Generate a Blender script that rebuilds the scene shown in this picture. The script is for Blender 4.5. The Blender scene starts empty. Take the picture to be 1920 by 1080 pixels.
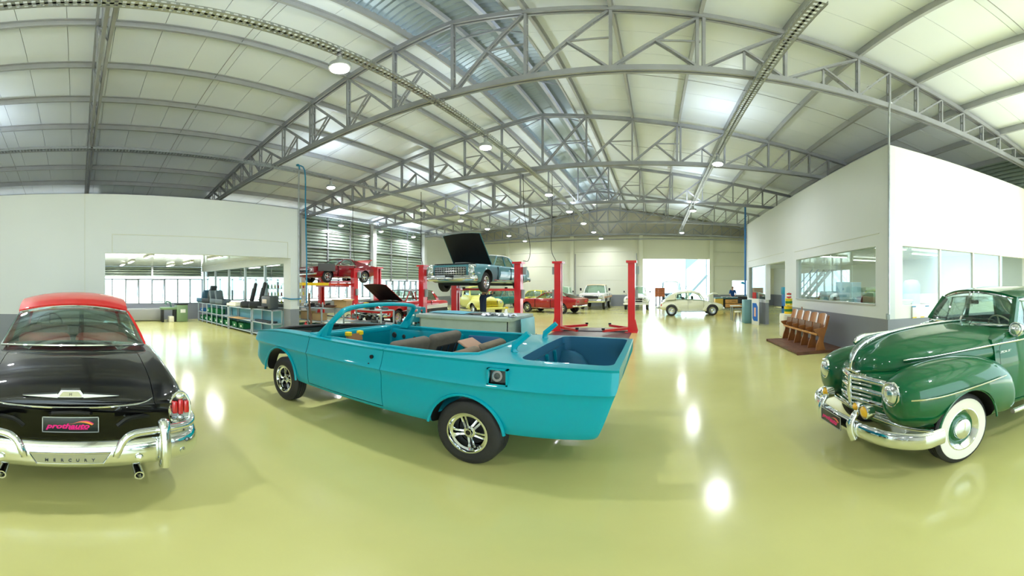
import bpy, bmesh, math, random
from mathutils import Vector, Matrix
R = math.radians
random.seed(7)
sc = bpy.context.scene
C = sc.collection
# ------------------------------------------------------------------ camera, world, exposure
H = 1.73
cd = bpy.data.cameras.new('camera'); cam = bpy.data.objects.new('camera', cd); C.objects.link(cam)
cd.type = 'PANO'
cc = cd
cc.panorama_type = 'EQUIRECTANGULAR'
KP = 12.05
cc.latitude_max = R(537/KP); cc.latitude_min = R(-543/KP)
cc.longitude_min = R(-960/KP); cc.longitude_max = R(960/KP)
cam.location = (0, 0, H); cam.rotation_euler = (R(90), 0, R((1229-960)/KP))
cd.clip_end = 300
sc.camera = cam
w = bpy.data.worlds.new('world'); sc.world = w; w.use_nodes = True
wn = w.node_tree.nodes; bg = wn['Background']
bg.inputs[0].default_value = (0.72, 0.92, 1.0, 1); bg.inputs[1].default_value = 4.2
sd = bpy.data.lights.new('sun', 'SUN'); sd.energy = 17; sd.angle = R(2); sd.color = (1, .98, .95)
sun = bpy.data.objects.new('sun', sd); C.objects.link(sun); sun.rotation_euler = Vector((-.35, .6, -1.1)).to_track_quat('-Z', 'Y').to_euler()
sc.view_settings.view_transform = 'Standard'; sc.view_settings.look = 'None'
sc.view_settings.exposure = 0.02; sc.view_settings.gamma = 1.0; sc.view_settings.use_curve_mapping = False
sc.cycles.max_bounces = 8; sc.cycles.diffuse_bounces = 4; sc.cycles.glossy_bounces = 4
sc.cycles.transparent_max_bounces = 16; sc.cycles.caustics_reflective = False; sc.cycles.caustics_refractive = False
sc.cycles.sample_clamp_indirect = 6.0
LAMP_W = 118.0

# ------------------------------------------------------------------ materials
def lin(c):
    c = c/255.0
    return c/12.92 if c <= 0.04045 else ((c+0.055)/1.055)**2.4
def srgb(t): return (lin(t[0]), lin(t[1]), lin(t[2]), 1)
MATS = {}
def mat(name, col, rough=0.5, metal=0.0, coat=0.0, var=0.0, vscale=3.0, bump=0.0, bscale=60.0, spec=0.5, emit=None, estr=0.0):
    if name in MATS: return MATS[name]
    m = bpy.data.materials.new(name); m.use_nodes = True; MATS[name] = m
    nt = m.node_tree; b = nt.nodes['Principled BSDF']
    c = srgb(col)
    b.inputs['Base Color'].default_value = c
    b.inputs['Roughness'].default_value = rough; b.inputs['Metallic'].default_value = metal
    b.inputs['Specular IOR Level'].default_value = spec
    if coat:
        b.inputs['Coat Weight'].default_value = coat; b.inputs['Coat Roughness'].default_value = 0.03
    if emit:
        b.inputs['Emission Color'].default_value = srgb(emit); b.inputs['Emission Strength'].default_value = estr
    if var or bump:
        tc = nt.nodes.new('ShaderNodeTexCoord')
    if var:
        n = nt.nodes.new('ShaderNodeTexNoise'); n.inputs['Scale'].default_value = vscale; n.inputs['Detail'].default_value = 5
        nt.links.new(tc.outputs['Object'], n.inputs['Vector'])
        r = nt.nodes.new('ShaderNodeMapRange'); r.inputs['From Min'].default_value = .3; r.inputs['From Max'].default_value = .7
        r.inputs['To Min'].default_value = 1-var; r.inputs['To Max'].default_value = 1+var
        nt.links.new(n.outputs['Fac'], r.inputs['Value'])
        mx = nt.nodes.new('ShaderNodeVectorMath'); mx.operation = 'SCALE'
        mx.inputs[0].default_value = c[:3]; nt.links.new(r.outputs[0], mx.inputs['Scale'])
        nt.links.new(mx.outputs[0], b.inputs['Base Color'])
    if bump:
        n2 = nt.nodes.new('ShaderNodeTexNoise'); n2.inputs['Scale'].default_value = bscale; n2.inputs['Detail'].default_value = 3
        nt.links.new(tc.outputs['Object'], n2.inputs['Vector'])
        bp = nt.nodes.new('ShaderNodeBump'); bp.inputs['Strength'].default_value = bump; bp.inputs['Distance'].default_value = .02
        nt.links.new(n2.outputs['Fac'], bp.inputs['Height']); nt.links.new(bp.outputs[0], b.inputs['Normal'])
    return m
def glass(name, tint=(235, 245, 240), gl=0.10):
    m = bpy.data.materials.new(name); m.use_nodes = True; MATS[name] = m
    nt = m.node_tree; nt.nodes.clear()
    o = nt.nodes.new('ShaderNodeOutputMaterial'); t = nt.nodes.new('ShaderNodeBsdfTransparent'); g = nt.nodes.new('ShaderNodeBsdfGlossy')
    t.inputs[0].default_value = srgb(tint); g.inputs[1].default_value = 0.02
    lw = nt.nodes.new('ShaderNodeFresnel'); lw.inputs[0].default_value = 1.45
    mr = nt.nodes.new('ShaderNodeMath'); mr.operation = 'MULTIPLY_ADD'; mr.inputs[1].default_value = .5; mr.inputs[2].default_value = gl*.2
    mx = nt.nodes.new('ShaderNodeMixShader')
    nt.links.new(lw.outputs[0], mr.inputs[0]); nt.links.new(mr.outputs[0], mx.inputs[0]); nt.links.new(t.outputs[0], mx.inputs[1]); nt.links.new(g.outputs[0], mx.inputs[2]); nt.links.new(mx.outputs[0], o.inputs[0])
    return m
WALL = mat('wall_paint', (218, 222, 224), .45, var=.02, vscale=.6)
FARW = mat('cream_gable_paint', (224, 224, 206), .45, var=.02, vscale=.6)
WAIN = mat('wainscot_grey', (132, 136, 146), .4, var=.05, vscale=1.2)
WHITE = mat('white_paint', (236, 236, 230), .4)
ROOF = mat('roof_panel_white', (238, 244, 255), .35, var=.02, vscale=.8)
STEEL = mat('truss_steel', (156, 158, 166), .42, .2, var=.12, vscale=2.)
PURL = mat('purlin_grey', (176, 178, 184), .4, .2, var=.05)
GALV = mat('galvanised', (176, 180, 184), .35, .75, var=.12, vscale=9)
LOUV = mat('louver_metal', (158, 172, 162), .38, .25, var=.04)
ALU = mat('aluminium', (196, 200, 202), .32, .6)
FRAME = mat('window_frame_grey', (138, 144, 150), .4, .3)
DARK = mat('dark_void', (24, 25, 27), .7)
BLACK = mat('black_plastic', (18, 18, 20), .45)
RUB = mat('tyre_rubber', (38, 37, 38), .62, bump=.15, bscale=90)
CHROME = mat('chrome', (235, 238, 240), .06, 1.0)
DCHROME = mat('dull_chrome', (190, 192, 192), .22, 1.0)
GLASS = glass('window_glass', (244, 251, 249), .10)
CGLASS = glass('car_glass', (238, 248, 244), .08)
REDP = mat('lift_red', (214, 28, 40), .3, coat=.6, var=.06)
YEL = mat('yellow_paint', (240, 200, 20), .4)
BLUEP = mat('blue_paint', (40, 110, 175), .4)
LBLUE = mat('light_blue_paint', (120, 185, 205), .35)
TEAL2 = mat('teal_plastic', (15, 120, 135), .35)
GREEN_BOX = mat('green_crate', (20, 110, 60), .45)
WOOD = mat('varnished_wood', (150, 92, 45), .35, var=.25, vscale=6, coat=.4)
WOODL = mat('light_wood', (206, 150, 84), .4, var=.15, vscale=5)
WOODD = mat('dark_boards', (104, 66, 48), .5, var=.25, vscale=4)
CARD = mat('cardboard', (196, 160, 112), .7, var=.06)
GRN = mat('machine_green', (112, 138, 104), .45, var=.06)
GREYP = mat('grey_paint', (150, 160, 162), .4)
BENCHG = mat('bench_grey', (150, 168, 168), .4, var=.05)
FABR = mat('seat_fabric', (96, 88, 78), .8, var=.1, vscale=12)
DKSEAT = mat('dark_upholstery', (48, 54, 60), .6)
LED = mat('led_lens', (255, 255, 255), .4, emit=(255, 255, 250), estr=14.0)
TUBE = mat('tube_light', (255, 255, 255), .4, emit=(250, 255, 250), estr=5.0)
REDLENS = mat('red_lens', (200, 10, 25), .12, coat=1.0)
AMBER = mat('amber_lens', (235, 180, 20), .1, coat=1.0)
LENS = mat('clear_lens', (226, 232, 230), .14, .85)
CREAM = mat('cream_plastic', (232, 228, 205), .4)
NAVY = mat('navy_cloth', (28, 48, 78), .8)
BLUECL = mat('blue_cloth', (35, 85, 150), .8)
SKIN = mat('skin', (196, 148, 118), .5)
HAIR = mat('hair_dark', (35, 27, 22), .7)
HOSE = mat('blue_hose', (30, 130, 175), .4)
GROUND = mat('yard_concrete', (214, 212, 204), .8, var=.05)
def floor_material():
    m = bpy.data.materials.new('epoxy_floor'); m.use_nodes = True; nt = m.node_tree; b = nt.nodes['Principled BSDF']
    tc = nt.nodes.new('ShaderNodeTexCoord')
    n1 = nt.nodes.new('ShaderNodeTexNoise'); n1.inputs['Scale'].default_value = .55; n1.inputs['Detail'].default_value = 6
    n2 = nt.nodes.new('ShaderNodeTexNoise'); n2.inputs['Scale'].default_value = 9; n2.inputs['Detail'].default_value = 6
    for n in (n1, n2): nt.links.new(tc.outputs['Object'], n.inputs['Vector'])
    cr = nt.nodes.new('ShaderNodeValToRGB'); e = cr.color_ramp.elements
    e[0].position = .3; e[0].color = srgb((194, 190, 120)); e[1].position = .72; e[1].color = srgb((210, 206, 136))
    nt.links.new(n1.outputs['Fac'], cr.inputs[0]); nt.links.new(cr.outputs[0], b.inputs['Base Color'])
    mr = nt.nodes.new('ShaderNodeMapRange'); mr.inputs['To Min'].default_value = .10; mr.inputs['To Max'].default_value = .22
    nt.links.new(n2.outputs['Fac'], mr.inputs['Value']); nt.links.new(mr.outputs[0], b.inputs['Roughness'])
    bp = nt.nodes.new('ShaderNodeBump'); bp.inputs['Strength'].default_value = .035; bp.inputs['Distance'].default_value = .02
    n3 = nt.nodes.new('ShaderNodeTexNoise'); n3.inputs['Scale'].default_value = 3.5; n3.inputs['Detail'].default_value = 2
    nt.links.new(tc.outputs['Object'], n3.inputs['Vector']); nt.links.new(n3.outputs['Fac'], bp.inputs['Height']); nt.links.new(bp.outputs[0], b.inputs['Normal'])
    b.inputs['Specular IOR Level'].default_value = .55
    return m
FLOOR = floor_material()

# ------------------------------------------------------------------ mesh helpers
class MB:
    def __init__(s): s.v = []; s.f = []; s.m = []
    def add(s, vs, fs, mi=0):
        o = len(s.v); s.v += [tuple(p) for p in vs]; s.f += [tuple(i+o for i in f) for f in fs]; s.m += [mi]*len(fs); return s
    def box(s, x0, x1, y0, y1, z0, z1, mi=0, M=None):
        vs = [Vector((x, y, z)) for z in (z0, z1) for y in (y0, y1) for x in (x0, x1)]
        if M is not None: vs = [M @ p for p in vs]
        return s.add(vs, [(0, 2, 3, 1), (4, 5, 7, 6), (0, 1, 5, 4), (2, 6, 7, 3), (0, 4, 6, 2), (1, 3, 7, 5)], mi)
    def cbox(s, c, sz, rz=0, mi=0, rx=0, ry=0):
        M = Matrix.Translation(c) @ Matrix.Rotation(rz, 4, 'Z') @ Matrix.Rotation(ry, 4, 'Y') @ Matrix.Rotation(rx, 4, 'X')
        a, b, d = sz[0]/2, sz[1]/2, sz[2]/2
        return s.box(-a, a, -b, b, -d, d, mi, M)
    def rbox(s, c, sz, r=.02, rz=0, mi=0, rx=0, ry=0, seg=2):
        bm = bmesh.new(); bmesh.ops.create_cube(bm, size=1)
        for v in bm.verts: v.co = Vector((v.co.x*sz[0], v.co.y*sz[1], v.co.z*sz[2]))
        bmesh.ops.bevel(bm, geom=bm.edges[:], offset=min(r, min(sz)*.49), segments=seg, profile=.5, affect='EDGES')
        M = Matrix.Translation(c) @ Matrix.Rotation(rz, 4, 'Z') @ Matrix.Rotation(ry, 4, 'Y') @ Matrix.Rotation(rx, 4, 'X')
        bm.verts.index_update(); vs = [M @ v.co for v in bm.verts]; fs = [[v.index for v in f.verts] for f in bm.faces]; bm.free()
        return s.add(vs, fs, mi)
    def cyl(s, p0, p1, r0, r1=None, n=12, mi=0):
        if r1 is None: r1 = r0
        p0 = Vector(p0); p1 = Vector(p1); d = (p1-p0).normalized(); a = d.orthogonal().normalized(); b = d.cross(a)
        vs = []
        for p, r in ((p0, r0), (p1, r1)):
            for i in range(n):
                t = 2*math.pi*i/n; vs.append(p+(a*math.cos(t)+b*math.sin(t))*r)
        fs = [(i, (i+1) % n, n+(i+1) % n, n+i) for i in range(n)]
        fs += [tuple(range(n-1, -1, -1)), tuple(range(n, 2*n))]
        return s.add(vs, fs, mi)
    def bar(s, p0, p1, a, b, up=(0, 0, 1), mi=0):   # rectangular bar, a = width across, b = depth along up
        p0 = Vector(p0); p1 = Vector(p1); d = (p1-p0).normalized(); u = Vector(up); sd = d.cross(u)
        if sd.length < 1e-5: sd = d.orthogonal()
        sd.normalize(); u = sd.cross(d).normalized(); vs = []
        for p in (p0, p1):
            for q, r in ((-1, -1), (1, -1), (1, 1), (-1, 1)): vs.append(p+sd*(q*a/2)+u*(r*b/2))
        return s.add(vs, [(0, 1, 2, 3), (4, 7, 6, 5), (0, 4, 5, 1), (1, 5, 6, 2), (2, 6, 7, 3), (3, 7, 4, 0)], mi)
    def tube(s, pts, r, n=8, mi=0, closed=False, flat=1.0, up=None):
        pts = [Vector(p) for p in pts]; N = len(pts); rs = r if isinstance(r, (list, tuple)) else [r]*N
        a = None; vs = []
        for i, p in enumerate(pts):
            if closed: d = (pts[(i+1) % N]-pts[i-1]).normalized()
            else: d = (pts[min(i+1, N-1)]-pts[max(i-1, 0)]).normalized()
            if up is not None: a = Vector(up)-d*Vector(up).dot(d)
            elif a is None: a = d.orthogonal()
            else: a = a-d*a.dot(d)
            a.normalize(); b = d.cross(a)
            for k in range(n):
                t = 2*math.pi*k/n; vs.append(p+(a*math.cos(t)+b*math.sin(t)*flat)*rs[i])
        fs = []
        for i in range(N if closed else N-1):
            j = (i+1) % N
            fs += [(i*n+k, i*n+(k+1) % n, j*n+(k+1) % n, j*n+k) for k in range(n)]
        if not closed: fs += [tuple(range(n-1, -1, -1)), tuple(range((N-1)*n, N*n))]
        return s.add(vs, fs, mi)
    def lathe(s, prof, o=(0, 0, 0), axis=(0, 0, 1), n=24, mi=0, close=False, cap=False):
        o = Vector(o); d = Vector(axis).normalized(); a = d.orthogonal().normalized(); b = d.cross(a); vs = []
        for r, h in prof:
            for k in range(n):
                t = 2*math.pi*k/n; vs.append(o+d*h+(a*math.cos(t)+b*math.sin(t))*r)
        fs = []; P = len(prof)
        for i in range(P if close else P-1):
            j = (i+1) % P
            fs += [(i*n+k, i*n+(k+1) % n, j*n+(k+1) % n, j*n+k) for k in range(n)]
        if cap and not close:
            if prof[0][0] > 1e-4: fs.append(tuple(range(n-1, -1, -1)))
            if prof[-1][0] > 1e-4: fs.append(tuple(range((P-1)*n, P*n)))
        return s.add(vs, fs, mi)
    def prism(s, poly, ax, a, b, mi=0, M=None):
        def q(p, t):
            if ax == 'x': c = Vector((t, p[0], p[1]))
            elif ax == 'y': c = Vector((p[0], t, p[1]))
            else: c = Vector((p[0], p[1], t))
            return M @ c if M is not None else c
        n = len(poly); vs = [q(p, a) for p in poly]+[q(p, b) for p in poly]
        fs = [tuple(range(n-1, -1, -1)), tuple(range(n, 2*n))]+[(i, (i+1) % n, n+(i+1) % n, n+i) for i in range(n)]
        return s.add(vs, fs, mi)
    def loft(s, rings, closed=True, caps=True, mi=0):
        n = len(rings[0]); vs = [p for r in rings for p in r]; fs = []
        for i in range(len(rings)-1):
            for k in range(n if closed else n-1):
                fs.append((i*n+k, i*n+(k+1) % n, (i+1)*n+(k+1) % n, (i+1)*n+k))
        if caps and closed: fs += [tuple(range(n-1, -1, -1)), tuple(range((len(rings)-1)*n, len(rings)*n))]
        return s.add(vs, fs, mi)
    def shell(s, rows, th, mi=0, flip=False):      # open grid of points given thickness along its normals
        nu, nv = len(rows), len(rows[0]); P = [[Vector(p) for p in r] for r in rows]; Q = []
        for i in range(nu):
            q = []
            for j in range(nv):
                du = P[min(i+1, nu-1)][j]-P[max(i-1, 0)][j]; dv = P[i][min(j+1, nv-1)]-P[i][max(j-1, 0)]
                nn = du.cross(dv)
                if nn.length < 1e-9: nn = Vector((0, 0, 1))
                nn.normalize(); q.append(P[i][j]+nn*(-th if flip else th))
            Q.append(q)
        vs = [p for r in P for p in r]+[p for r in Q for p in r]; N = nu*nv; fs = []
        for i in range(nu-1):
            for j in range(nv-1):
                a, b, c, d = i*nv+j, (i+1)*nv+j, (i+1)*nv+j+1, i*nv+j+1
                fs += [(a, b, c, d), (N+d, N+c, N+b, N+a)]
        bd = [(i*nv) for i in range(nu)]+[(nu-1)*nv+j for j in range(1, nv)]+[i*nv+nv-1 for i in range(nu-2, -1, -1)]+[j for j in range(nv-2, 0, -1)]
        for k in range(len(bd)):
            a, b = bd[k], bd[(k+1) % len(bd)]; fs.append((b, a, N+a, N+b))
        return s.add(vs, fs, mi)
    def sphere(s, c, r, n=12, m=8, mi=0):
        if not isinstance(r, (tuple, list)): r = (r, r, r)
        prof = []
        vs = []; fs = []
        for i in range(m+1):
            t = math.pi*i/m
            for k in range(n):
                u = 2*math.pi*k/n; vs.append((c[0]+r[0]*math.sin(t)*math.cos(u), c[1]+r[1]*math.sin(t)*math.sin(u), c[2]+r[2]*math.cos(t)))
        for i in range(m):
            for k in range(n): fs.append((i*n+k, (i+1)*n+k, (i+1)*n+(k+1) % n, i*n+(k+1) % n))
        return s.add(vs, fs, mi)
    def mesh(s, name, mats, smooth=None, recalc=True):
        me = bpy.data.meshes.new(name); me.from_pydata([tuple(p) for p in s.v], [], s.f)
        if not isinstance(mats, (list, tuple)): mats = [mats]
        for m in mats: me.materials.append(m)
        if len(mats) > 1: me.polygons.foreach_set('material_index', s.m)
        if recalc:
            bm = bmesh.new(); bm.from_mesh(me); bmesh.ops.remove_doubles(bm, verts=bm.verts, dist=1e-5)
            bmesh.ops.recalc_face_normals(bm, faces=bm.faces); bm.to_mesh(me); bm.free()
        if smooth:
            me.shade_smooth(); me.set_sharp_from_angle(angle=R(smooth))
        return me
    def build(s, name, mats, parent=None, smooth=None, recalc=True):
        return link(name, s.mesh(name, mats, smooth, recalc), parent)
def link(name, me, parent=None, loc=None):
    o = bpy.data.objects.new(name, me); C.objects.link(o)
    if parent is not None: o.parent = parent
    if loc is not None: o.location = loc
    return o
def tag(o, label=None, cat=None, group=None, kind=None):
    if label: o['label'] = label
    if cat: o['category'] = cat
    if group: o['group'] = group
    if kind: o['kind'] = kind
    return o
def thing(name, label, cat, loc=(0, 0, 0), rz=0, group=None, kind=None):
    o = bpy.data.objects.new(name, None); C.objects.link(o); o.location = loc; o.rotation_euler = (0, 0, rz); o.empty_display_size = .2
    return tag(o, label, cat, group, kind)
def kids(o): return [c for c in C.objects if c.parent == o]
def copy_tree(o, parent=None, children=None):
    c = o.copy(); C.objects.link(c); c.parent = parent
    for k in list(o.children): copy_tree(k, c)
    return c
def struct(name, mb, m, smooth=None):
    o = mb.build(name, m, None, smooth); o['kind'] = 'structure'; return o
def boolean(o, cut, op='DIFFERENCE', mats=None):
    """apply a boolean with an MB cutter (mats: cutter materials); returns o with the new mesh"""
    cm = cut.mesh('cut', mats if mats else [o.data.materials[0]]); co = link('cut', cm, o.parent)
    md = o.modifiers.new('b', 'BOOLEAN'); md.operation = op; md.object = co; md.solver = 'EXACT'; md.material_mode = 'TRANSFER'
    bpy.context.view_layer.update()
    dg = bpy.context.evaluated_depsgraph_get(); me = bpy.data.meshes.new_from_object(o.evaluated_get(dg))
    o.modifiers.clear(); old = o.data; o.data = me; bpy.data.objects.remove(co)
    return o
def resmooth(o, ang=32):
    o.data.shade_smooth(); o.data.set_sharp_from_angle(angle=R(ang))
def cr(p0, p1, p2, p3, t):
    return tuple(.5*((2*b)+(-a+c)*t+(2*a-5*b+4*c-d)*t*t+(-a+3*b-3*c+d)*t**3) for a, b, c, d in zip(p0, p1, p2, p3))
def spline(pts, n):
    """Catmull-Rom through pts, n steps per span"""
    out = []
    for i in range(len(pts)-1):
        a = pts[i-1] if i > 0 else tuple(2*u-v for u, v in zip(pts[0], pts[1])); d = pts[i+2] if i+2 < len(pts) else tuple(2*u-v for u, v in zip(pts[-1], pts[-2]))
        for k in range(n): out.append(cr(a, pts[i], pts[i+1], d, k/n))
    out.append(tuple(pts[-1])); return out
def interp(tab, x):
    if x <= tab[0][0]: return tab[0][1]
    for (a, b), (c, d) in zip(tab, tab[1:]):
        if x <= c: return b+(d-b)*(x-a)/(c-a)
    return tab[-1][1]
ORD = ['nearest', 'second', 'third', 'fourth', 'fifth', 'sixth', 'seventh', 'eighth', 'ninth', 'tenth', 'eleventh', 'twelfth']
# ------------------------------------------------------------------ large structure
TY = [0.45+6.25*i for i in range(6)]            # truss lines
XR, PN = -4.1, 1.64                              # ridge position, truss panel length
XL, XE = -18.6, 10.6                             # outer walls
YF, YB = 31.9, -6.2                              # far wall, wall behind the viewer
def ztop(X): return H+6.80-.147*abs(X-XR)
def zlow(X): return H+4.52-.30*(abs(X-XR)/14.76)**2
b = MB(); b.box(-19.2, 11.2, -7, 32.2, -.2, 0); struct('floor', b, FLOOR)
b = MB(); b.box(-70, 80, -60, 110, -.4, -.21); struct('ground_outside', b, GROUND)
# ceiling: insulated roof strips on purlins
b = MB()
for sx in (-1, 1):
    x0, x1 = XR+sx*1.2, XR+sx*15.0
    b.prism([(x0, ztop(x0)+.30), (x1, ztop(x1)+.30), (x1, ztop(x1)+.33), (x0, ztop(x0)+.33)], 'y', YB-.2, 32.3)
ceil = struct('ceiling', b, ROOF)
me = {}
for sx in (-1, 1):
    b = MB(); x0, x1 = XR+sx*1.22, XR+sx*14.95
    b.prism([(x0, ztop(x0)+.22), (x1, ztop(x1)+.22), (x1, ztop(x1)+.295), (x0, ztop(x0)+.295)], 'y', .006, .994); me[sx] = b.mesh('roof_panel', ROOF)
for sx in (-1, 1):
    for i in range(38): link('roof_panel', me[sx], ceil, (0, YB+i*1.0, 0))
pm = {}
for sx in (-1, 1):
    for i in range(1, 10):
        X = XR+sx*PN*i; z = ztop(X); b = MB()
        b.box(X-.035, X+.035, YB, YF, z+.01, z+.03); b.box(X-.035, X-.02, YB, YF, z+.03, z+.20); b.box(X-.035, X+.05, YB, YF, z+.20, z+.218)
        b.build('purlin', PURL, ceil)
for yb in [t+3.1 for t in TY[:5]]+[-2.6]:            # sag rods halfway along each bay
    for sx in (-1, 1):
        x0, x1 = XR+sx*1.6, XR+sx*14.7; b = MB(); b.bar((x0, yb, ztop(x0)+.1), (x1, yb, ztop(x1)+.1), .014, .014); b.build('sag_rod', STEEL, ceil)
# ridge ventilator: corrugated cap above the open ridge
rv = thing('ridge_ventilator', 'corrugated steel ridge ventilator running along the top of the roof', 'roof vent', (XR, 12.8, ztop(XR)))
b = MB(); n = 190; y0, y1 = YB-12.8, 31.8-12.8; rows = []
for k in range(n*2+1):
    y = y0+(y1-y0)*k/(n*2); dz = .03*(1 if k % 2 else -1); rows.append([(x, y, z+dz) for x, z in ((-1.75, .42), (-.9, .80), (0, .95), (.9, .80), (1.75, .42))])
b.shell(rows, .01); b.build('corrugated_cap', mat('corrugated_steel', (150, 160, 162), .4, .5), rv)
for sx in (-1, 1):
    b = MB(); b.box(sx*1.22-.03, sx*1.22+.03, y0, y1, .0, .22); b.build('edge_beam', PURL, rv)
    b = MB(); b.box(sx*.42-.05, sx*.42+.05, y0, y1, .55, .72); b.build('cap_rail', PURL, rv)
    b = MB()
    for k in range(190):
        y = y0+.1+k*.2; b.box(sx*1.22-.02, sx*1.22+.02, y, y+.1, .22, .27)
    tag(b.build('bird_comb', ALU, rv), kind='stuff')
b0 = MB(); b0.tube([(-1.2, 0, .12), (0, 0, .62), (1.2, 0, .12)], .025, 6); b0.bar((-1.2, 0, .45), (1.2, 0, .45), .04, .05); bme = b0.mesh('vent_brace', STEEL)
for k in range(12): link('vent_brace', bme, rv, (0, y0+1.6+k*3.12, 0))
# trusses
def make_truss():
    t = thing('roof_truss', 'x', 'truss', (XR, 0, 0), 0, 'steel roof trusses')
    N = 9; zt = lambda i: ztop(XR+PN*i); zl = lambda i: zlow(XR+PN*i)
    def chord(zf, nm, hgt):
        b = MB()
        for side in (-.055, .055):
            vs = [(PN*i, zf(i)) for i in range(-N, N+1)]
            poly = [(x, z+hgt/2) for x, z in vs]+[(x, z-hgt/2) for x, z in reversed(vs)]
            for i in range(2*N):
                b.prism([(vs[i][0], vs[i][1]-hgt/2), (vs[i+1][0], vs[i+1][1]-hgt/2), (vs[i+1][0], vs[i+1][1]+hgt/2), (vs[i][0], vs[i][1]+hgt/2)], 'y', side-.028, side+.028)
        b.build(nm, STEEL, t)
    chord(zt, 'top_chord', .13); chord(zl, 'bottom_chord', .14)
    def member(nm, x0, z0, x1, z1, wd=.055, dbl=True):
        b = MB()
        for sd in ((-.045, .045) if dbl else (0,)):
            b.bar((x0, sd, z0), (x1, sd, z1), wd, .035, up=(0, 1, 0))
        if dbl:
            L = math.hypot(x1-x0, z1-z0); k = max(1, int(L/.5))
            for q in range(1, k+1):
                f = q/(k+1); x = x0+(x1-x0)*f; z = z0+(z1-z0)*f
                b.cbox((x, 0, z), (.05, .09, .05))
        b.build(nm, STEEL, t)
    for i in range(-N, N+1):
        if abs(i) == N: continue
        if abs(i) == 3:
            for q in (-.06, .06): member('vertical', PN*i+q, zl(i), PN*i+q, zt(i), .06)
        else: member('vertical', PN*i, zl(i), PN*i, zt(i))
    for sx in (-1, 1):
        for j in range(N):
            a, o = sx*j, sx*(j+1)          # inner node, outer node: bottom of inner to top of outer
            if j < 5:
                xa, za, xo, zo = PN*a+sx*.06, zl(a)+.07, PN*o-sx*.05, zt(o)-.08
                member('diagonal', xa, za, xo, zo)
                xm, zm = (xa+xo)/2, (za+zo)/2
                member('diagonal_strut', xm, zm-.03, PN*o-sx*.07, zl(o)+.08, .045)
                if j < 3: member('cross_strut', xm, zm, PN*o, zm+.03*0, .045, False)
                else: member('post_strut', xm, zm-.03, xm, (zl(a)+zl(o))/2+.05, .045, False)
            else:                            # short panels towards the eaves
                for h in (0, .5):
                    i0, i1 = a+sx*h, a+sx*(h+.5)
                    member('diagonal', PN*i0+sx*.03, zl(i0)+.07, PN*i1-sx*.02, zt(i1)-.07, .045)
                ih = a+sx*.5; member('vertical', PN*ih, zl(ih), PN*ih, zt(ih), .045)
    return t
t0 = make_truss()
TLAB = ['steel roof truss seen almost end-on above the black car', 'nearest full-width steel roof truss spanning above the teal convertible', 'second full-width steel roof truss, behind the nearest one', 'third full-width steel roof truss from the camera',
        'fourth full-width steel roof truss, just before the far gable', 'steel roof truss standing against the cream far gable wall']
for i, y in enumerate(TY):
    o = t0 if i == 0 else copy_tree(t0)
    o.location = (XR, y if i < 5 else y-.1, 0); o['label'] = TLAB[i]
# far gable wall with columns, panel joints and the open gate
GX0, GX1, GZ = -1.15, 4.66, 4.1
wb = MB(); wb.box(-19, GX0, YF, YF+.2, 0, 1.0, 1); wb.box(GX1, 11, YF, YF+.2, 0, 1.0, 1)
wfar = struct('wall_back', wb, [FARW, WAIN])
def wpanel(x0, x1, z0, z1): b = MB(); b.box(x0, x1, YF, YF+.2, z0, z1); b.build('wall_panel', FARW, wfar)
cols = [-19.0, -13.5, -7.32, -1.24, 4.86, 11.0]
for a, c in zip(cols, cols[1:]):
    gate = abs(a+1.24) < .01
    z = 4.1 if gate else 1.0; hs = [4.1, 6.0] if gate else [1.0, 2.25, 3.5, 4.75, 6.0]
    for z0, z1 in zip(hs, hs[1:]):
        if a > 4 and z0 == 1.0: wpanel(a+.006, 6.75, z0+.006, z1-.006); wpanel(8.3, c-.006, z0+.006, z1-.006)
        else: wpanel(max(a, -19)+.006, c-.006, z0+.006, z1-.006)
    if not gate and a < 4: b = MB(); b.box(max(a, -19), c, YF+.2, YF+.24, 0, 6.2); b.build('backing', FARW, wfar)
    elif gate: b = MB(); b.box(a, c, YF+.2, YF+.24, 4.15, 6.2); b.build('backing', FARW, wfar)
    else:
        for q in ((a, c, 2.25, 6.2), (a, 6.75, .9, 2.25), (8.3, c, .9, 2.25)): b = MB(); b.box(q[0], q[1], YF+.2, YF+.24, q[2], q[3]); b.build('backing', FARW, wfar)
b = MB(); b.prism([(-19, 6.0), (11, 6.0), (11, ztop(11)+.3), (XR, ztop(XR)+1.0), (-19, ztop(-19)+.3)], 'y', YF, YF+.2); b.build('gable_infill', mat('gable_metal', (196, 192, 176), .5), wfar)
for X in cols[1:5]:
    b = MB(); b.box(X-.16, X+.16, YF-.22, YF, 0, 6.3); b.build('column', FARW, wfar)
b = MB(); b.box(-18.6, 10.6, YF-.12, YF, 5.92, 6.06); b.build('beam', FARW, wfar)
b = MB(); b.cyl((-18.5, YF-.26, 5.82), (10.5, YF-.26, 5.82), .05, n=8); b.build('conduit', STEEL, wfar)
for X in (-9.0+1.95, -1.62): b = MB(); b.cyl((X, YF-.06, .4), (X, YF-.06, 4.6), .035, n=6); b.build('downpipe', STEEL, wfar)
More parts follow.
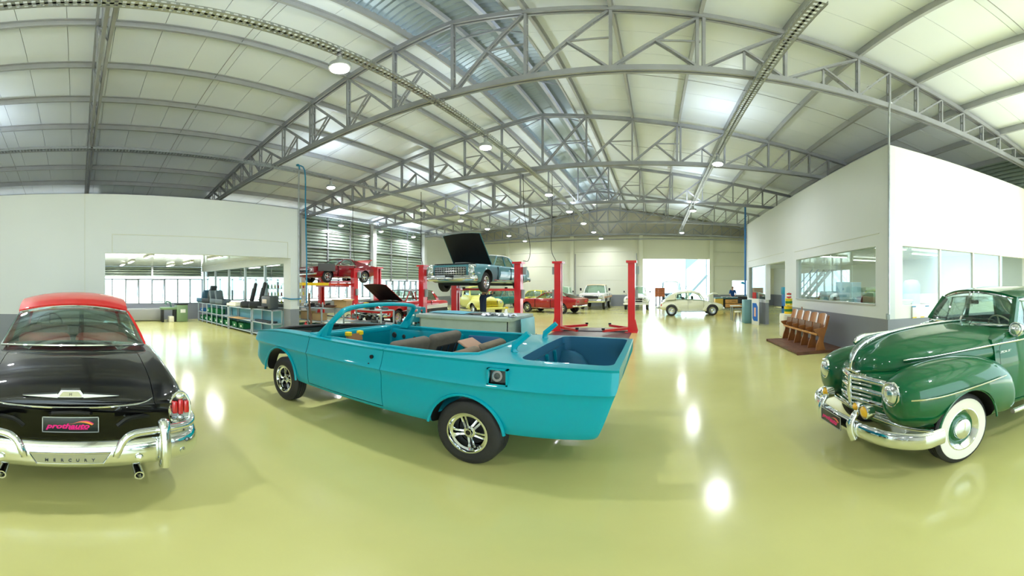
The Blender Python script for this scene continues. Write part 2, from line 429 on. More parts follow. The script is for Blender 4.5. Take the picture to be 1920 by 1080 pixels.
# left outer wall: parapet, window strip, louvers above
wl = MB()
wl.box(XL-.2, XL, YB, YF, 0, .82, 1)
wl.box(XL-.2, XL, 25.6, YF, .82, 6.3, 0)
wl.box(XL-.2, XL, YB, 1.1, .82, 6.3, 0)
wleft = struct('wall_left', wl, [WALL, WAIN])
def louver_mesh(y0, y1, z0, z1, pitch):
    b = MB(); k = int((z1-z0)/pitch)
    for i in range(k):
        z = z0+i*pitch
        b.prism([(XL-.12, z), (XL-.02, z+pitch*.12), (XL-.02, z+pitch*.62), (XL-.12, z+pitch*1.02), (XL-.14, z+pitch*1.02), (XL-.04, z+pitch*.5), (XL-.14, z)], 'y', y0, y1)
    b.box(XL-.2, XL-.14, y0, y1, z0, z1)
    return b
bays = [(6.9, 12.8), (13.1, 19.05), (19.35, 25.3)]
for y0, y1 in bays:
    st = (y1-y0)/3
    for k in range(3):
        o = louver_mesh(y0+k*st+.05, y0+(k+1)*st-.05, 2.25, 6.25, .21).build('louver_panel', LOUV, wleft)
    for k in range(4): b = MB(); b.box(XL-.16, XL+.02, y0+k*st-.05, y0+k*st+.05, 2.1, 6.25); b.build('louver_mullion', STEEL, wleft)
    for z in (4.2, 5.35): b = MB(); b.box(XL-.1, XL+.05, y0, y1, z-.035, z+.035); b.build('louver_rail', ALU, wleft)
st = (6.6-1.1)/2
for k in range(2):
    louver_mesh(1.1+k*st+.05, 1.1+(k+1)*st-.05, 2.25, 2.75, .125).build('louver_panel', LOUV, wleft)
    b = MB(); b.box(XL-.16, XL+.02, 1.1+k*st-.05, 1.1+k*st+.05, 2.1, 2.75); b.build('louver_mullion', ALU, wleft)
b = MB(); b.box(XL-.2, XL-.05, 1.1, 6.9, 2.76, 6.5); b.build('upper_cladding', LOUV, wleft)
for y in (12.95, 19.2, 25.45): b = MB(); b.box(XL-.1, XL+.28, y-.17, y+.17, 0, 6.35); b.build('column', WALL, wleft)
def window_strip(n, y0, y1, z0, z1, k, opened):
    b = MB(); fr = .05
    b.box(XL-.14, XL-.02, y0, y1, z0, z0+fr); b.box(XL-.14, XL-.02, y0, y1, z1-fr, z1)
    for i in range(k+1):
        y = y0+(y1-y0)*i/k; b.box(XL-.14, XL-.02, y-.03, y+.03, z0, z1)
    o = struct('window_%d' % n, b, FRAME)
    for i in range(k):
        a, c = y0+(y1-y0)*i/k+.03, y0+(y1-y0)*(i+1)/k-.03
        g = MB(); g.box(-.008, 0, a, c, -(z1-z0-2*fr), 0); p = g.build('pane', GLASS, o); p.location = (XL-.08, 0, z1-fr)
        if i in opened:
            f = MB(); hh = z1-z0-2*fr
            for q in ((-.03, .01, a, a+.03, -hh, 0), (-.03, .01, c-.03, c, -hh, 0), (-.03, .01, a, c, -hh, -hh+.03), (-.03, .01, a, c, -.03, 0)): f.box(*q)
            s = f.build('sash', FRAME, o); s.location = p.location; s.rotation_euler = p.rotation_euler = (0, R(-14 if True else 0), 0)
            s.rotation_euler = p.rotation_euler = (0, R(14), 0)
    return o
window_strip(1, 1.1, 6.6, .82, 2.13, 8, (2, 4))
window_strip(2, 6.9, 12.8, .95, 2.2, 8, ())
window_strip(3, 13.1, 19.05, .95, 2.2, 8, (1, 3, 5))
window_strip(4, 19.35, 25.3, .95, 2.2, 8, (0, 2, 4, 6))
# left room: front wall with wide opening, side walls, ceiling
XW = -9.8; b = MB()
b.box(XW-.2, XW, YB, .75, 0, .98, 1); b.box(XW-.2, XW, YB, .75, .98, 4.25, 0)
b.box(XW-.2, XW, .75, 6.75, 2.63, 4.25, 0)
b.box(XW-.42, XW, 6.42, 6.75, 0, 1.0, 1); b.box(XW-.42, XW, 6.42, 6.75, 1.0, 2.63, 0)
wlr = struct('wall_left_room', b, [WALL, WAIN])
b = MB(); b.box(XW, XW+.012, .95, 6.3, 3.12, 3.14); b.box(XW, XW+.012, .93, .95, 2.63, 3.14); b.box(XW, XW+.012, 6.3, 6.32, 2.63, 3.14); b.build('lintel_joint', mat('joint_grey', (212, 214, 202), .6), wlr)
for (a, c) in ((YB, .55),): b = MB(); b.box(XW, XW+.006, .20, .212, .98, 4.25); b.build('panel_joint', MATS['joint_grey'], wlr)
b = MB(); b.box(XL, XW-.42, 6.55, 6.75, 0, 1.0, 1); b.box(XL, XW-.42, 6.55, 6.75, 2.5, 4.25, 0)
wgp = struct('wall_left_room_partition', b, [WALL, WAIN])
for i in range(5):
    a = XL+.1+i*1.66; g = MB(); g.box(a+.02, a+1.64, 6.64, 6.65, 1.0, 2.5); g.build('pane', GLASS, wgp)
    f = MB(); f.box(a-.02, a+.02, 6.6, 6.7, 1.0, 2.5); f.build('mullion', ALU, wgp)
b = MB(); b.box(XL, XW-.2, .3, .5, 0, 4.25); struct('wall_left_room_side', b, WALL)
b = MB(); b.box(XL, XW-.2, .5, 6.55, 2.8, 2.9); lrc = struct('ceiling_left_room', b, mat('glossy_ceiling', (232, 234, 228), .14))
for i in range(8):
    g = MB(); g.box(XL+.02+i*1.08, XL+.02+i*1.08+1.07, .5, 6.55, 2.785, 2.8); g.build('ceiling_strip', MATS['glossy_ceiling'], lrc)
# right rooms
XQ, YQ = 4.9, 6.7; ZQ = 5.1
b = MB()
b.box(XQ, XQ+.2, YQ, 13.35, 0, .98, 1); b.box(XQ, XQ+.2, YQ, 13.35, .98, 1.29, 0)
b.box(XQ, XQ+.2, YQ, 7.2, 1.29, ZQ, 0); b.box(XQ, XQ+.2, 12.2, 13.35, 1.29, ZQ, 0)
b.box(XQ, XQ+.2, 7.2, 12.2, 2.68, ZQ, 0); b.box(XQ, XQ+.2, 13.35, 19.4, 2.72, ZQ, 0)
b.box(XQ, XQ+.25, 18.9, 19.4, 0, .98, 1); b.box(XQ, XQ+.25, 18.9, 19.4, .98, 2.72, 0)
b.box(XQ, XQ+.16, 15.9, 18.9, 0, .98, 1); b.box(XQ, XQ+.16, 15.9, 18.9, .98, 1.12, 0)
b.box(XQ, XQ+.2, 15.8, 15.95, 1.12, 2.72, 0)
wrr = struct('wall_right_room', b, [WALL, WAIN])
b = MB(); b.box(XQ-.012, XQ, 7.05, 12.35, 2.97, 2.985); b.box(XQ-.012, XQ, 13.5, 19.2, 3.05, 3.065); b.build('lintel_joint', MATS['joint_grey'], wrr)
f = MB(); f.box(XQ-.02, XQ+.1, 7.2, 12.2, 1.27, 1.31); f.build('window_sill', ALU, wrr)
for i in range(4):
    a = 7.2+i*1.25; g = MB(); g.box(XQ+.09, XQ+.1, a+.008, a+1.242, 1.31, 2.68); g.build('pane', GLASS, wrr)
g = MB(); g.box(XQ+.07, XQ+.08, 15.95, 18.9, 1.12, 2.72); g.build('pane', GLASS, wrr)
b = MB(); XE2 = XE
b.box(XQ+.2, XE2, YQ, YQ+.2, 0, .98, 1); b.box(XQ+.2, XE2, YQ, YQ+.2, .98, 1.29, 0); b.box(XQ+.2, XE2, YQ, YQ+.2, 2.68, ZQ, 0)
b.box(XQ+.2, XQ+.42, YQ, YQ+.2, 1.29, 2.68, 0)
wrf = struct('wall_right_room_front', b, [WHITE, WAIN])
for i in range(4):
    a = XQ+.42+i*1.3; g = MB(); g.box(a+.01, a+1.29, YQ+.1, YQ+.11, 1.29, 2.68); g.build('pane', GLASS, wrf)
    if i: f = MB(); f.box(a-.025, a+.025, YQ+.07, YQ+.14, 1.29, 2.68); f.build('mullion', WHITE, wrf)
b = MB(); b.box(XQ+.2, XE2, YQ+.2, 19.4, 2.95, 3.05); rrc = struct('ceiling_right_room', b, MATS['glossy_ceiling'])
for i in range(10):
    g = MB(); g.box(XQ+.2, XE2, YQ+.2+i*1.25+.01, YQ+.2+i*1.25+1.24, 2.935, 2.95); g.build('ceiling_strip', MATS['glossy_ceiling'], rrc)
b = MB(); b.box(XQ+.2, XE2, 19.2, 19.4, 2.72, ZQ); struct('wall_right_room_side', b, WALL)
# right outer wall
b = MB()
b.box(XE, XE+.2, 5.9, 18.2, 0, 1.0, 1); b.box(XE, XE+.2, 5.9, 18.2, 1.0, 5.1, 0)
b.box(XE, XE+.2, 18.2, YF, 0, 1.0, 1); b.box(XE, XE+.2, 18.2, YF, 2.7, 5.1, 0); b.box(XE, XE+.2, 28.5, YF, 1., 2.7, 0)
b.box(XE, XE+.2, YB, 5.9, 5.0, 6.4, 0); b.box(XE, XE+.2, YB, -4.5, 0, 5.0, 0)
wr = struct('wall_right', b, [WALL, WAIN])
b = MB()
for i in range(9): b.prism([(XE+.0, 5.1+i*.15), (XE+.1, 5.1+i*.15), (XE+.1, 5.24+i*.15), (XE+.06, 5.24+i*.15)], 'y', 5.9, YF)
b.box(XE+.1, XE+.2, 5.9, YF, 5.1, 6.45); b.build('louver_panel', LOUV, wr)
for i in range(9):
    y = 18.2+i*1.144; f = MB(); f.box(XE+.04, XE+.12, y-.03, y+.03, 1.0, 2.7); f.build('mullion', FRAME, wr)
    if i < 8: g = MB(); g.box(XE+.07, XE+.08, y+.03, y+1.11, 1.0, 2.7); g.build('pane', GLASS, wr)
# wall behind the viewer with its open gate
b = MB()
b.box(-19, .8, YB-.2, YB, 0, 6.4); b.box(.8, 10.2, YB-.2, YB, 5.2, 6.4); b.box(10.2, 11, YB-.2, YB, 0, 6.4)
b.prism([(-19, 6.4), (11, 6.4), (XR, ztop(XR)+1.)], 'y', YB-.2, YB)
struct('wall_front', b, WALL)
# ------------------------------------------------------------------ cable trays, lamps
def tray(X, y0, y1, label, zc=H+4.36):
    t = thing('cable_tray', label, 'cable tray', (X, y0, zc)); L = y1-y0
    for s_ in (-1, 1):
        b = MB(); k = int(L/.12)
        b.box(s_*.1-.004, s_*.1+.004, 0, L, -.035, -.022); b.box(s_*.1-.004, s_*.1+.004, 0, L, .022, .035)
        for i in range(k): b.box(s_*.1-.004, s_*.1+.004, i*.12, i*.12+.05, -.022, .022)
        b.build('side_rail', GALV, t)
    b = MB(); k = int(L/.1)
    b.box(-.1, -.07, 0, L, -.035, -.029); b.box(.07, .1, 0, L, -.035, -.029); b.box(-.02, .02, 0, L, -.035, -.029)
    for i in range(k): b.box(-.07, .07, i*.1, i*.1+.05, -.035, -.029)
    b.build('tray_floor', GALV, t)
    y = TY[0]
    for yy in TY:
        if y0 < yy < y1: b = MB(); b.box(-.12, .12, yy-y0-.03, yy-y0+.03, .035, .09); b.build('hanger', STEEL, t)
    return t
tray(-4.45, -6, 31.2, 'perforated steel cable tray under the ridge, carrying a row of lamps')
tray(1.93, 4.0, 31.2, 'perforated steel cable tray on the right, ending overhead near the bright roof')
tray(-11.1, -6, 31.2, 'steel cable tray above the left room wall')
tray(-17.9, 7.2, 31.2, 'steel cable tray along the louvered wall')
def make_lamp():
    t = thing('high_bay_lamp', 'x', 'lamp', (0, 0, 0), 0, 'high-bay lamps')
    b = MB(); b.lathe([(.02, .26), (.05, .25), (.06, .12), (.17, .1), (.19, .04), (.19, .0), (.16, -.005)], n=20); b.build('housing', ALU, t, 30)
    b = MB(); b.lathe([(.16, .0), (.155, -.03), (.10, -.055), (.001, -.06)], n=20); b.build('lens', LED, t, 40)
    b = MB()
    for a in (-.05, .05): b.cyl((a, 0, .24), (a*.6, 0, .36), .006, n=6)
    b.box(-.06, .06, -.02, .02, .32, .36); b.build('bracket', STEEL, t)
    return t
l0 = make_lamp(); ld = bpy.data.lights.new('lamp_light', 'AREA'); ld.shape = 'DISK'; ld.size = .36; ld.energy = LAMP_W; ld.color = (.93, .975, 1.0); ld.spread = R(164)
lu = bpy.data.lights.new('refractor_uplight', 'AREA'); lu.shape = 'DISK'; lu.size = .36; lu.energy = 30; lu.color = (.80, .92, 1.0)  # upward fill added above each lamp to brighten the roof; no refractor is built
first = True; lamps = []
for X, nm, ys in ((-4.45, 'the ridge cable tray', (3.85, 8.95, 14.95, 18.7, 22.5, 26.3, 29.9)), (1.93, 'the right-hand cable tray', (11.3, 18.9, 26.9)),
                  (-11.1, 'the cable tray above the left room wall', (9.15, 15.2, 19.0, 22.6, 26.4, 30.0)), (-17.9, 'the cable tray by the louvered wall', (15.6, 19.4, 23.2)),):
    for i, y in enumerate(ys):
        o = l0 if first else copy_tree(l0); first = False
        o.location = (X, y, H+4.36-.40); o['label'] = '%s LED high-bay lamp from the camera along %s' % (ORD[i], nm)
        lamps.append(o)
# unseen lamps behind the viewer, kept for the light they add
for X, ys in ((-4.45, (-2.6,)), (-11.1, (-3.2,)), (4.2, (-2.0,))):
    for y in ys:
        o = copy_tree(l0)
        o.location = (X, y, H+4.36-.40 if X < 4 else 6.6); o['label'] = 'LED high-bay lamp behind the camera, '+{-4.45: 'on the ridge tray', -11.1: 'on the left tray', 4.2: 'over the bright right bay'}[X]; o['group'] = 'lamps outside the frame'; lamps.append(o)
for o in lamps:
    lo = bpy.data.objects.new('lamp_light', ld); C.objects.link(lo); lo.parent = o; lo.location = (0, 0, -.08)
    lo = bpy.data.objects.new('refractor_uplight', lu); C.objects.link(lo); lo.parent = o; lo.location = (0, 0, .45); lo.rotation_euler = (math.pi, 0, 0)
# tube lights in the side rooms
def make_tube():
    t = thing('tube_light', 'x', 'light fitting', (0, 0, 0))
    b = MB(); b.box(-.62, .62, -.07, .07, 0, .05); b.build('fitting', WHITE, t)
    b = MB(); b.cyl((-.58, -.03, -.015), (.58, -.03, -.015), .014, n=8); b.cyl((-.58, .03, -.015), (.58, .03, -.015), .014, n=8); b.build('tube', TUBE, t)
    return t
tubes = []; tb = make_tube(); td = bpy.data.lights.new('tube_glow', 'AREA'); td.shape = 'RECTANGLE'; td.size = 1.15; td.size_y = .1; td.energy = 45
pos = [(-12.2, 2.4, 'ceiling of the left room, nearest the left jamb of its opening', 2.73, 0), (-14.9, 2.2, 'ceiling of the left room, behind the nearest one on its left', 2.73, 0), (-12.0, 4.7, 'ceiling of the left room, nearest the shelves with seats', 2.73, 0), (-14.8, 4.6, 'ceiling of the left room, in the middle row', 2.73, 0), (-17.0, 2.1, 'ceiling of the left room, close to the windows, left', 2.73, 0), (-17.0, 4.4, 'ceiling of the left room, close to the windows, right', 2.73, 0),
       (6.6, 8.9, 'ceiling of the right room, upper right behind the side window', 2.88, 0), (8.8, 9.8, 'ceiling of the right room, far right behind the side window', 2.88, 0), (6.6, 12.6, 'ceiling of the right room, left behind the side window', 2.88, 0), (8.7, 13.6, 'ceiling of the right room, deep behind the side window', 2.88, 0), (6.0, 7.7, 'ceiling of the right room, at the left end of the front window', 2.88, 0), (8.3, 7.8, 'ceiling of the right room, in the middle of the front window', 2.88, 0)]
for i, (X, Y, nm, z, rz) in enumerate(pos):
    o = tb if i == 0 else copy_tree(tb); o.location = (X, Y, z); o['label'] = 'tube light, '+nm; o['group'] = 'tube lights'
    tubes.append(o)
for o in tubes: lo = bpy.data.objects.new('tube_glow', td); C.objects.link(lo); lo.parent = o; lo.location = (0, 0, -.04)
# ------------------------------------------------------------------ car building helpers (local axes: x forward, y left, z up)
def paint(name, col, rough=.28, coat=1.0, metal=0.0): return mat(name, col, max(rough, .4), metal, coat=coat, spec=.15)
def pieces(seq, sharp):
    out = []; a = 0
    for s in sorted(sharp):
        if 0 < s < len(seq)-1: out.append(seq[a:s+1]); a = s
    out.append(seq[a:]); return out
def msp(seq, n, sharp=()):
    r = []
    for p in pieces(seq, sharp):
        q = spline(p, n) if len(p) > 2 else [tuple(u+(v-u)*k/n for u, v in zip(p[0], p[1])) for k in range(n+1)]
        r += q if not r else q[1:]
    return r
def net(st, su=4, sv=3, sharp=(), xsharp=()):
    cols = [msp([s[j] for s in st], su, xsharp) for j in range(len(st[0]))]
    return [msp([c[i] for c in cols], sv, sharp) for i in range(len(cols[0]))]
def sec(x, pts, dx=None):
    return [(x+(dx[j] if dx else 0), p[0], p[1]) for j, p in enumerate(pts)]
def solid(rows, mb=None):
    mb = mb or MB(); rings = []
    for r in rows:
        h = [(p[0], max(p[1], 0), p[2]) for p in r]; h[0] = (h[0][0], 0, h[0][2]); h[-1] = (h[-1][0], 0, h[-1][2])
        rings.append(h+[(p[0], -p[1], p[2]) for p in reversed(h[1:-1])])
    return mb.loft(rings)
def flipy(mb):
    o = MB(); o.v = [(x, -y, z) for x, y, z in mb.v]; o.f = [tuple(reversed(f)) for f in mb.f]; o.m = mb.m[:]; return o
def wheel(car, x, s, yo, r=.33, w=.19, rr=.19, style='steel', cap=CHROME, body=None, n=28, zc=None, steer=0):
    """s=+1 left, -1 right; yo = lateral position of the outer face"""
    zc = r if zc is None else zc; ax = (0, s, 0); o = (0, 0, 0); hw = w/2
    b = MB(); g = .010 if n > 20 else 0
    pr = [(rr, -hw*.8), (rr+.02, -hw), ((r+rr)/2, -hw*1.05), (r-.022, -hw*.96), (r, -hw*.72)]
    if g:
        for q in (-.5, -.18, .18, .5): pr += [(r, hw*(q-.07)), (r-g, hw*(q-.05)), (r-g, hw*(q+.05)), (r, hw*(q+.07))]
    pr += [(r, hw*.72), (r-.022, hw*.96), ((r+rr)/2, hw*1.05), (rr+.02, hw), (rr, hw*.8)]
    b.lathe(pr, o, ax, n, close=True); t = b.build('wheel', RUB, car, 40); t.location = (x, s*(yo-hw), zc)
    if steer: t.rotation_euler = (0, 0, steer)
    if style == 'white':
        b = MB(); b.lathe([(rr+.012, hw*.99), ((r+rr)/2-.01, hw*1.075), (r-.045, hw*1.03), (r-.04, hw*.9), (rr+.02, hw*.8)], o, ax, n, close=True); b.build('whitewall', mat('whitewall', (232, 228, 218), .5), t, 40)
        b = MB(); b.lathe([(rr+.005, hw*.75), (rr+.012, hw), (rr, hw*1.02), (rr-.03, hw*.72), (rr-.045, hw*.45)], o, ax, n); b.build('trim_ring', CHROME, t, 40)
        b = MB(); b.lathe([(rr-.04, hw*.5), (rr-.065, hw*.42), (rr-.085, hw*.62), (.05, hw*.7), (.001, hw*.7)], o, ax, n); b.build('rim', body, t, 40)
        b = MB(); b.lathe([(.105, hw*.6), (.10, hw*.95), (.06, hw*1.12), (.001, hw*1.16)], o, ax, n); hc = b.build('hub_cap', CHROME, t, 40)
    elif style == 'spoke':
        b = MB(); b.lathe([(rr+.012, hw*.9), (rr+.015, hw*1.04), (rr, hw*1.05), (rr-.008, hw*.8), (rr-.03, hw*.72), (rr-.035, hw*.1), (rr-.05, -hw*.3), (.001, -hw*.3)], o, ax, n); b.build('rim', CHROME, t, 40)
        b = MB(); b.lathe([(rr-.05, -hw*.1), (.001, -hw*.1)], o, ax, n); b.build('brake_drum', DARK, t, 40)
        b = MB()
        for k in range(5):
            a = 2*math.pi*k/5+.3; M = Matrix.Rotation(a, 4, 'Y')
            for q in (-1, 1): b.add([M @ Vector(p) for p in ((.04, s*hw*.5, q*.004), (rr-.03, s*hw*.1, q*.012), (rr-.03, s*hw*.1, q*.034), (.055, s*hw*.5, q*.026), (.04, s*hw*.4, q*.004), (rr-.03, s*0, q*.012), (rr-.03, s*0, q*.034), (.055, s*hw*.4, q*.026))], [(0, 1, 2, 3), (7, 6, 5, 4), (0, 4, 5, 1), (1, 5, 6, 2), (2, 6, 7, 3), (3, 7, 4, 0)])
        b.build('spokes', CHROME, t)
        b = MB(); b.lathe([(.062, hw*.3), (.06, hw*.55), (.04, hw*.6), (.034, hw*.8), (.026, hw*.8)], o, ax, n); b.build('hub_cap', CHROME, t, 40)
        b = MB(); b.lathe([(.027, hw*.76), (.001, hw*.76)], o, ax, 12); b.build('cap_centre', BLACK, t)
        for k in range(5):
            a = 2*math.pi*(k+.5)/5+.3; b = MB(); b.cyl((math.cos(a)*.075, s*hw*-.1, math.sin(a)*.075), (math.cos(a)*.075, s*hw*.35, math.sin(a)*.075), .011, n=6)
            b.build('lug_nut', BLACK, t)
    else:
        rim = {'steel': DCHROME, 'body': body, 'mag': DCHROME}[style]
        b = MB(); b.lathe([(rr+.008, hw*.9), (rr+.01, hw*1.03), (rr-.01, hw), (rr-.03, hw*.5), (rr*.55, hw*.35), (.001, hw*.4)], o, ax, n); b.build('rim', rim, t, 40)
        if style == 'mag':
            b = MB()
            for k in range(5):
                a = 2*math.pi*k/5; M = Matrix.Rotation(a, 4, 'Y'); b.box(.35*rr, .8*rr, s*hw*.38-.01, s*hw*.38+.02, -.10*rr-.01, .10*rr+.01, M=M)
            b.build('rim_slot', DARK, t)
        b = MB(); b.lathe([(rr*.5, hw*.3), (rr*.47, hw*.65), (.03, hw*.85), (.001, hw*.86)], o, ax, max(10, n//2)); b.build('hub_cap', cap, t, 40)
    return t
def arch(x, s, r, zc, yi, yo, n=28):
    b = MB(); b.cyl((x, s*yi, zc), (x, s*yo, zc), r, n=n); return b
def grid_between(A, B, n, bulge=None):
    """rows from curve A to curve B; bulge = vector added with a parabola across"""
    rows = []
    for i in range(n+1):
        t = i/n; f = 4*t*(1-t)
        rows.append([tuple(a+(b-a)*t+(bulge[k]*f if bulge else 0) for k, (a, b) in enumerate(zip(p, q))) for p, q in zip(A, B)])
    return rows
def arcx(x, y, z, dx, dz=0, n=8):
    """curve across the car from +y to -y at height z, bowed by dx in the middle"""
    return [(x+dx*(1-t*t), y*t, z+dz*(1-t*t)) for t in [1-2*k/n for k in range(n+1)]]
def sheet(car, name, A, B, m, n=4, th=.006, bulge=None, smooth=40):
    b = MB(); b.shell(grid_between(A, B, n, bulge), th); return b.build(name, m, car, smooth)
def quad(car, name, pts, m, th=.006, n=3, bulge=None):
    a, b_, c, d = pts
    L = lambda p, q: [tuple(u+(v-u)*k/4 for u, v in zip(p, q)) for k in range(5)]
    return sheet(car, name, L(a, b_), L(d, c), m, n, th, bulge)
def greenhouse(car, g, m_roof, m_pillar, gl=CGLASS, trim=CHROME, hero=False):
    """g: Bf, Tf, Tr, Br = (x, y, z) windscreen base/top, rear top/base; W = (x_base, x_top) end of side glass; B = x of B pillars (base, top); ft / fb / rt / rb bows"""
    Bf, Tf, Tr, Br = g['Bf'], g['Tf'], g['Tr'], g['Br']; n = 10 if hero else 6
    cf, ct = g.get('fb', .12), g.get('ft', .08); rb, rt = g.get('rb', -.12), g.get('rt', -.08); crown = g.get('crown', .06); dz = g.get('dz', .04)
    # roof
    rows = []; K = 10 if hero else 6
    for i in range(K+1):
        t = i/K; x = Tf[0]+(Tr[0]-Tf[0])*t; y = Tf[1]+(Tr[1]-Tf[1])*t+.03*4*t*(1-t); z = Tf[2]+(Tr[2]-Tf[2])*t+dz*4*t*(1-t); row = []
        bow = ct*(1-t)+rt*t
        for k in range(n+1):
            q = 1-2*k/n; row.append((x+bow*(1-q*q), y*q, z+crown*(1-abs(q)**2.4)))
        rows.append(row)
    b = MB(); b.shell(rows, .03, flip=False); roof = b.build('roof', m_roof, car, 40)
    bf = arcx(Bf[0], Bf[1], Bf[2], cf, 0, n); tf = arcx(Tf[0], Tf[1], Tf[2], ct, crown, n); tr = arcx(Tr[0], Tr[1], Tr[2], rt, crown, n); br = arcx(Br[0], Br[1], Br[2], rb, g.get('brz', 0), n)
    sheet(car, 'windscreen', bf, tf, gl, 4, .006, (.02, 0, .02))
    sheet(car, 'rear_window', br, tr, gl, 4, .006, (-.03, 0, .03))
    if trim and hero:
        for A, B_, nm in ((bf, tf, 'windscreen_trim'), (br, tr, 'rear_window_trim')):
            b = MB(); b.tube(A+list(reversed(B_)), .014, 6, closed=True); b.build(nm, trim, car, 40)
    for s in (1, -1):
        f = lambda p, dy=0: (p[0], s*(p[1]-dy), p[2])
        lerp = lambda p, q, t: tuple(u+(v-u)*t for u, v in zip(p, q))
        at = lambda x, P, Q: lerp(P, Q, (x-P[0])/(Q[0]-P[0]))
        Wb, Wt = at(g['W'][0], Bf, Br), at(g['W'][1], Tf, Tr)
        pw = g.get('pw', .05)
        b = MB(); b.bar(f(Bf), f(Tf, -.0), pw, pw*.8, up=(1, 0, 0)); b.build('windscreen_pillar', m_pillar, car)
        quad(car, 'rear_pillar', [f(Wb), f(Br), f(Tr), f(Wt)], m_pillar, .03, 4, (0, s*.015, 0))
        xs = [(Bf, Tf)]
        if 'B' in g:
            for (xb, xt) in g['B']:
                P, Q = at(xb, Bf, Br), at(xt, Tf, Tr); b = MB(); b.bar(f(P), f(Q), pw*.8, pw*.7, up=(1, 0, 0)); b.build('door_pillar', m_pillar, car); xs.append((P, Q))
        xs.append((Wb, Wt))
        for (p, q), (u, v) in zip(xs, xs[1:]): quad(car, 'side_window', [f(p, .012), f(u, .012), f(v, .012), f(q, .012)], gl, .005, 2, (0, s*.01, 0))
        b = MB(); b.bar(f(at(g['W'][0], Bf, Br), -.004), f(Bf, -.004), .012, .02); b.build('belt_trim', trim or m_pillar, car)
    return roof
def round_light(car, name, pos, r, axis=(1, 0, 0), ring=CHROME, lens=LENS, n=20, depth=.05):
    b = MB(); b.lathe([(r*1.0, -depth), (r*1.12, -.01), (r*1.12, .015), (r*1.0, .022), (r*.93, .01)], pos, axis, n); o = b.build(name, ring, car, 40)
    b = MB(); b.lathe([(r*.94, .008), (r*.75, .028), (r*.4, .042), (.001, .047)], pos, axis, n); l = b.build('lens', lens, o, 40); return o
def box_car_body(car, m, st, sharp=(), xsharp=(), su=3, sv=2, arches=(), cuts=(), smooth=32, inner=None, name='body'):
    o = solid(net(st, su, sv, sharp, xsharp)).build(name, m, car, smooth)
    for a in arches: boolean(o, arch(*a), mats=[DARK])
    for c, mm in cuts: boolean(o, c, mats=[mm])
    resmooth(o, smooth); return o
def text_mesh(name, body, size, m, parent, loc, rot, shear=0, ext=.0015, bold=0.0, align='CENTER'):
    cu = bpy.data.curves.new(name, 'FONT'); cu.body = body; cu.size = size; cu.shear = shear; cu.extrude = ext; cu.align_x = align; cu.align_y = 'CENTER'; cu.offset = bold; cu.resolution_u = 3
    o = bpy.data.objects.new('t', cu); C.objects.link(o); bpy.context.view_layer.update()
    me = bpy.data.meshes.new_from_object(o.evaluated_get(bpy.context.evaluated_depsgraph_get())); bpy.data.objects.remove(o)
    me.materials.clear(); me.materials.append(m); q = link(name, me, parent, loc); q.rotation_euler = rot; return q
PINK = mat('pink_print', (236, 20, 130), .4); ORANGE = mat('orange_print', (246, 150, 60), .4); PLATE = mat('plate_dark', (38, 44, 40), .3)
def plate(car, loc, rz, w_=.44, h_=.14, tilt=0):
    """dark plate facing local +x before rotation"""
    b = MB(); b.rbox((0, 0, 0), (.008, w_, h_), .004); p = b.build('number_plate', PLATE, car, 40); p.location = loc; p.rotation_euler = (0, tilt, rz)
    b = MB()
    for y0, y1, z0, z1 in ((-w_/2, w_/2, h_/2-.006, h_/2), (-w_/2, w_/2, -h_/2, -h_/2+.006), (-w_/2, -w_/2+.006, -h_/2, h_/2), (w_/2-.006, w_/2, -h_/2, h_/2)): b.box(.003, .0065, y0, y1, z0, z1)
    b.build('plate_edge', ALU, p)
    k = w_/.44
    q = text_mesh('plate_lettering', 'prothauto', .066*k, PINK, p, (.005, -.022*k, -.013*k), (R(90), 0, R(90)), .3, .0012, .0022); q.scale = (1.22, .92, 1)
    for i in range(11): b = MB(); b.box(.0045, .006, (-.012+.0135*i)*k, (-.002+.0135*i)*k, -.043*k, -.034*k); b.build('plate_small_print', PINK, p)
    up = spline([(-.03, .006), (.02, .012), (.06, .028), (.10, .036), (.14, .034), (.175, .014), (.18, .006)], 4); lo = spline([(-.03, .005), (.02, .010), (.06, .022), (.10, .020), (.13, .012), (.155, .002), (.165, -.004)], 4)
    for nm, A, B_, m in (('plate_swoosh', up, [tuple((u*2+v)/3 for u, v in zip(a, c)) for a, c in zip(up, lo)], PINK), ('plate_swoosh_glow', [tuple((u*2+v)/3 for u, v in zip(a, c)) for a, c in zip(up, lo)], lo, ORANGE)):  # printed swoosh: pink upper band, orange lower band
        b = MB(); b.shell([[(.0048, a*k, z*k) for a, z in A], [(.0048, a*k, z*k) for a, z in B_]], .0012, flip=True); b.build(nm, m, p)
    return p
def steering_wheel(car, pos, r=.2, tilt=R(60), m=BLACK):
    b = MB(); M = Matrix.Translation(pos) @ Matrix.Rotation(tilt, 4, 'Y')
    b.tube([M @ Vector((r*math.cos(2*math.pi*k/24), r*math.sin(2*math.pi*k/24), 0)) for k in range(24)], .011, 6, closed=True)
    for a in (0, 2.1, 4.2): b.bar(M @ Vector((0, 0, -.02)), M @ Vector((r*math.cos(a), r*math.sin(a), 0)), .02, .01)
    b.cyl(M @ Vector((0, 0, -.25)), M @ Vector((0, 0, .01)), .02, n=8); return b.build('steering_wheel', m, car, 40)
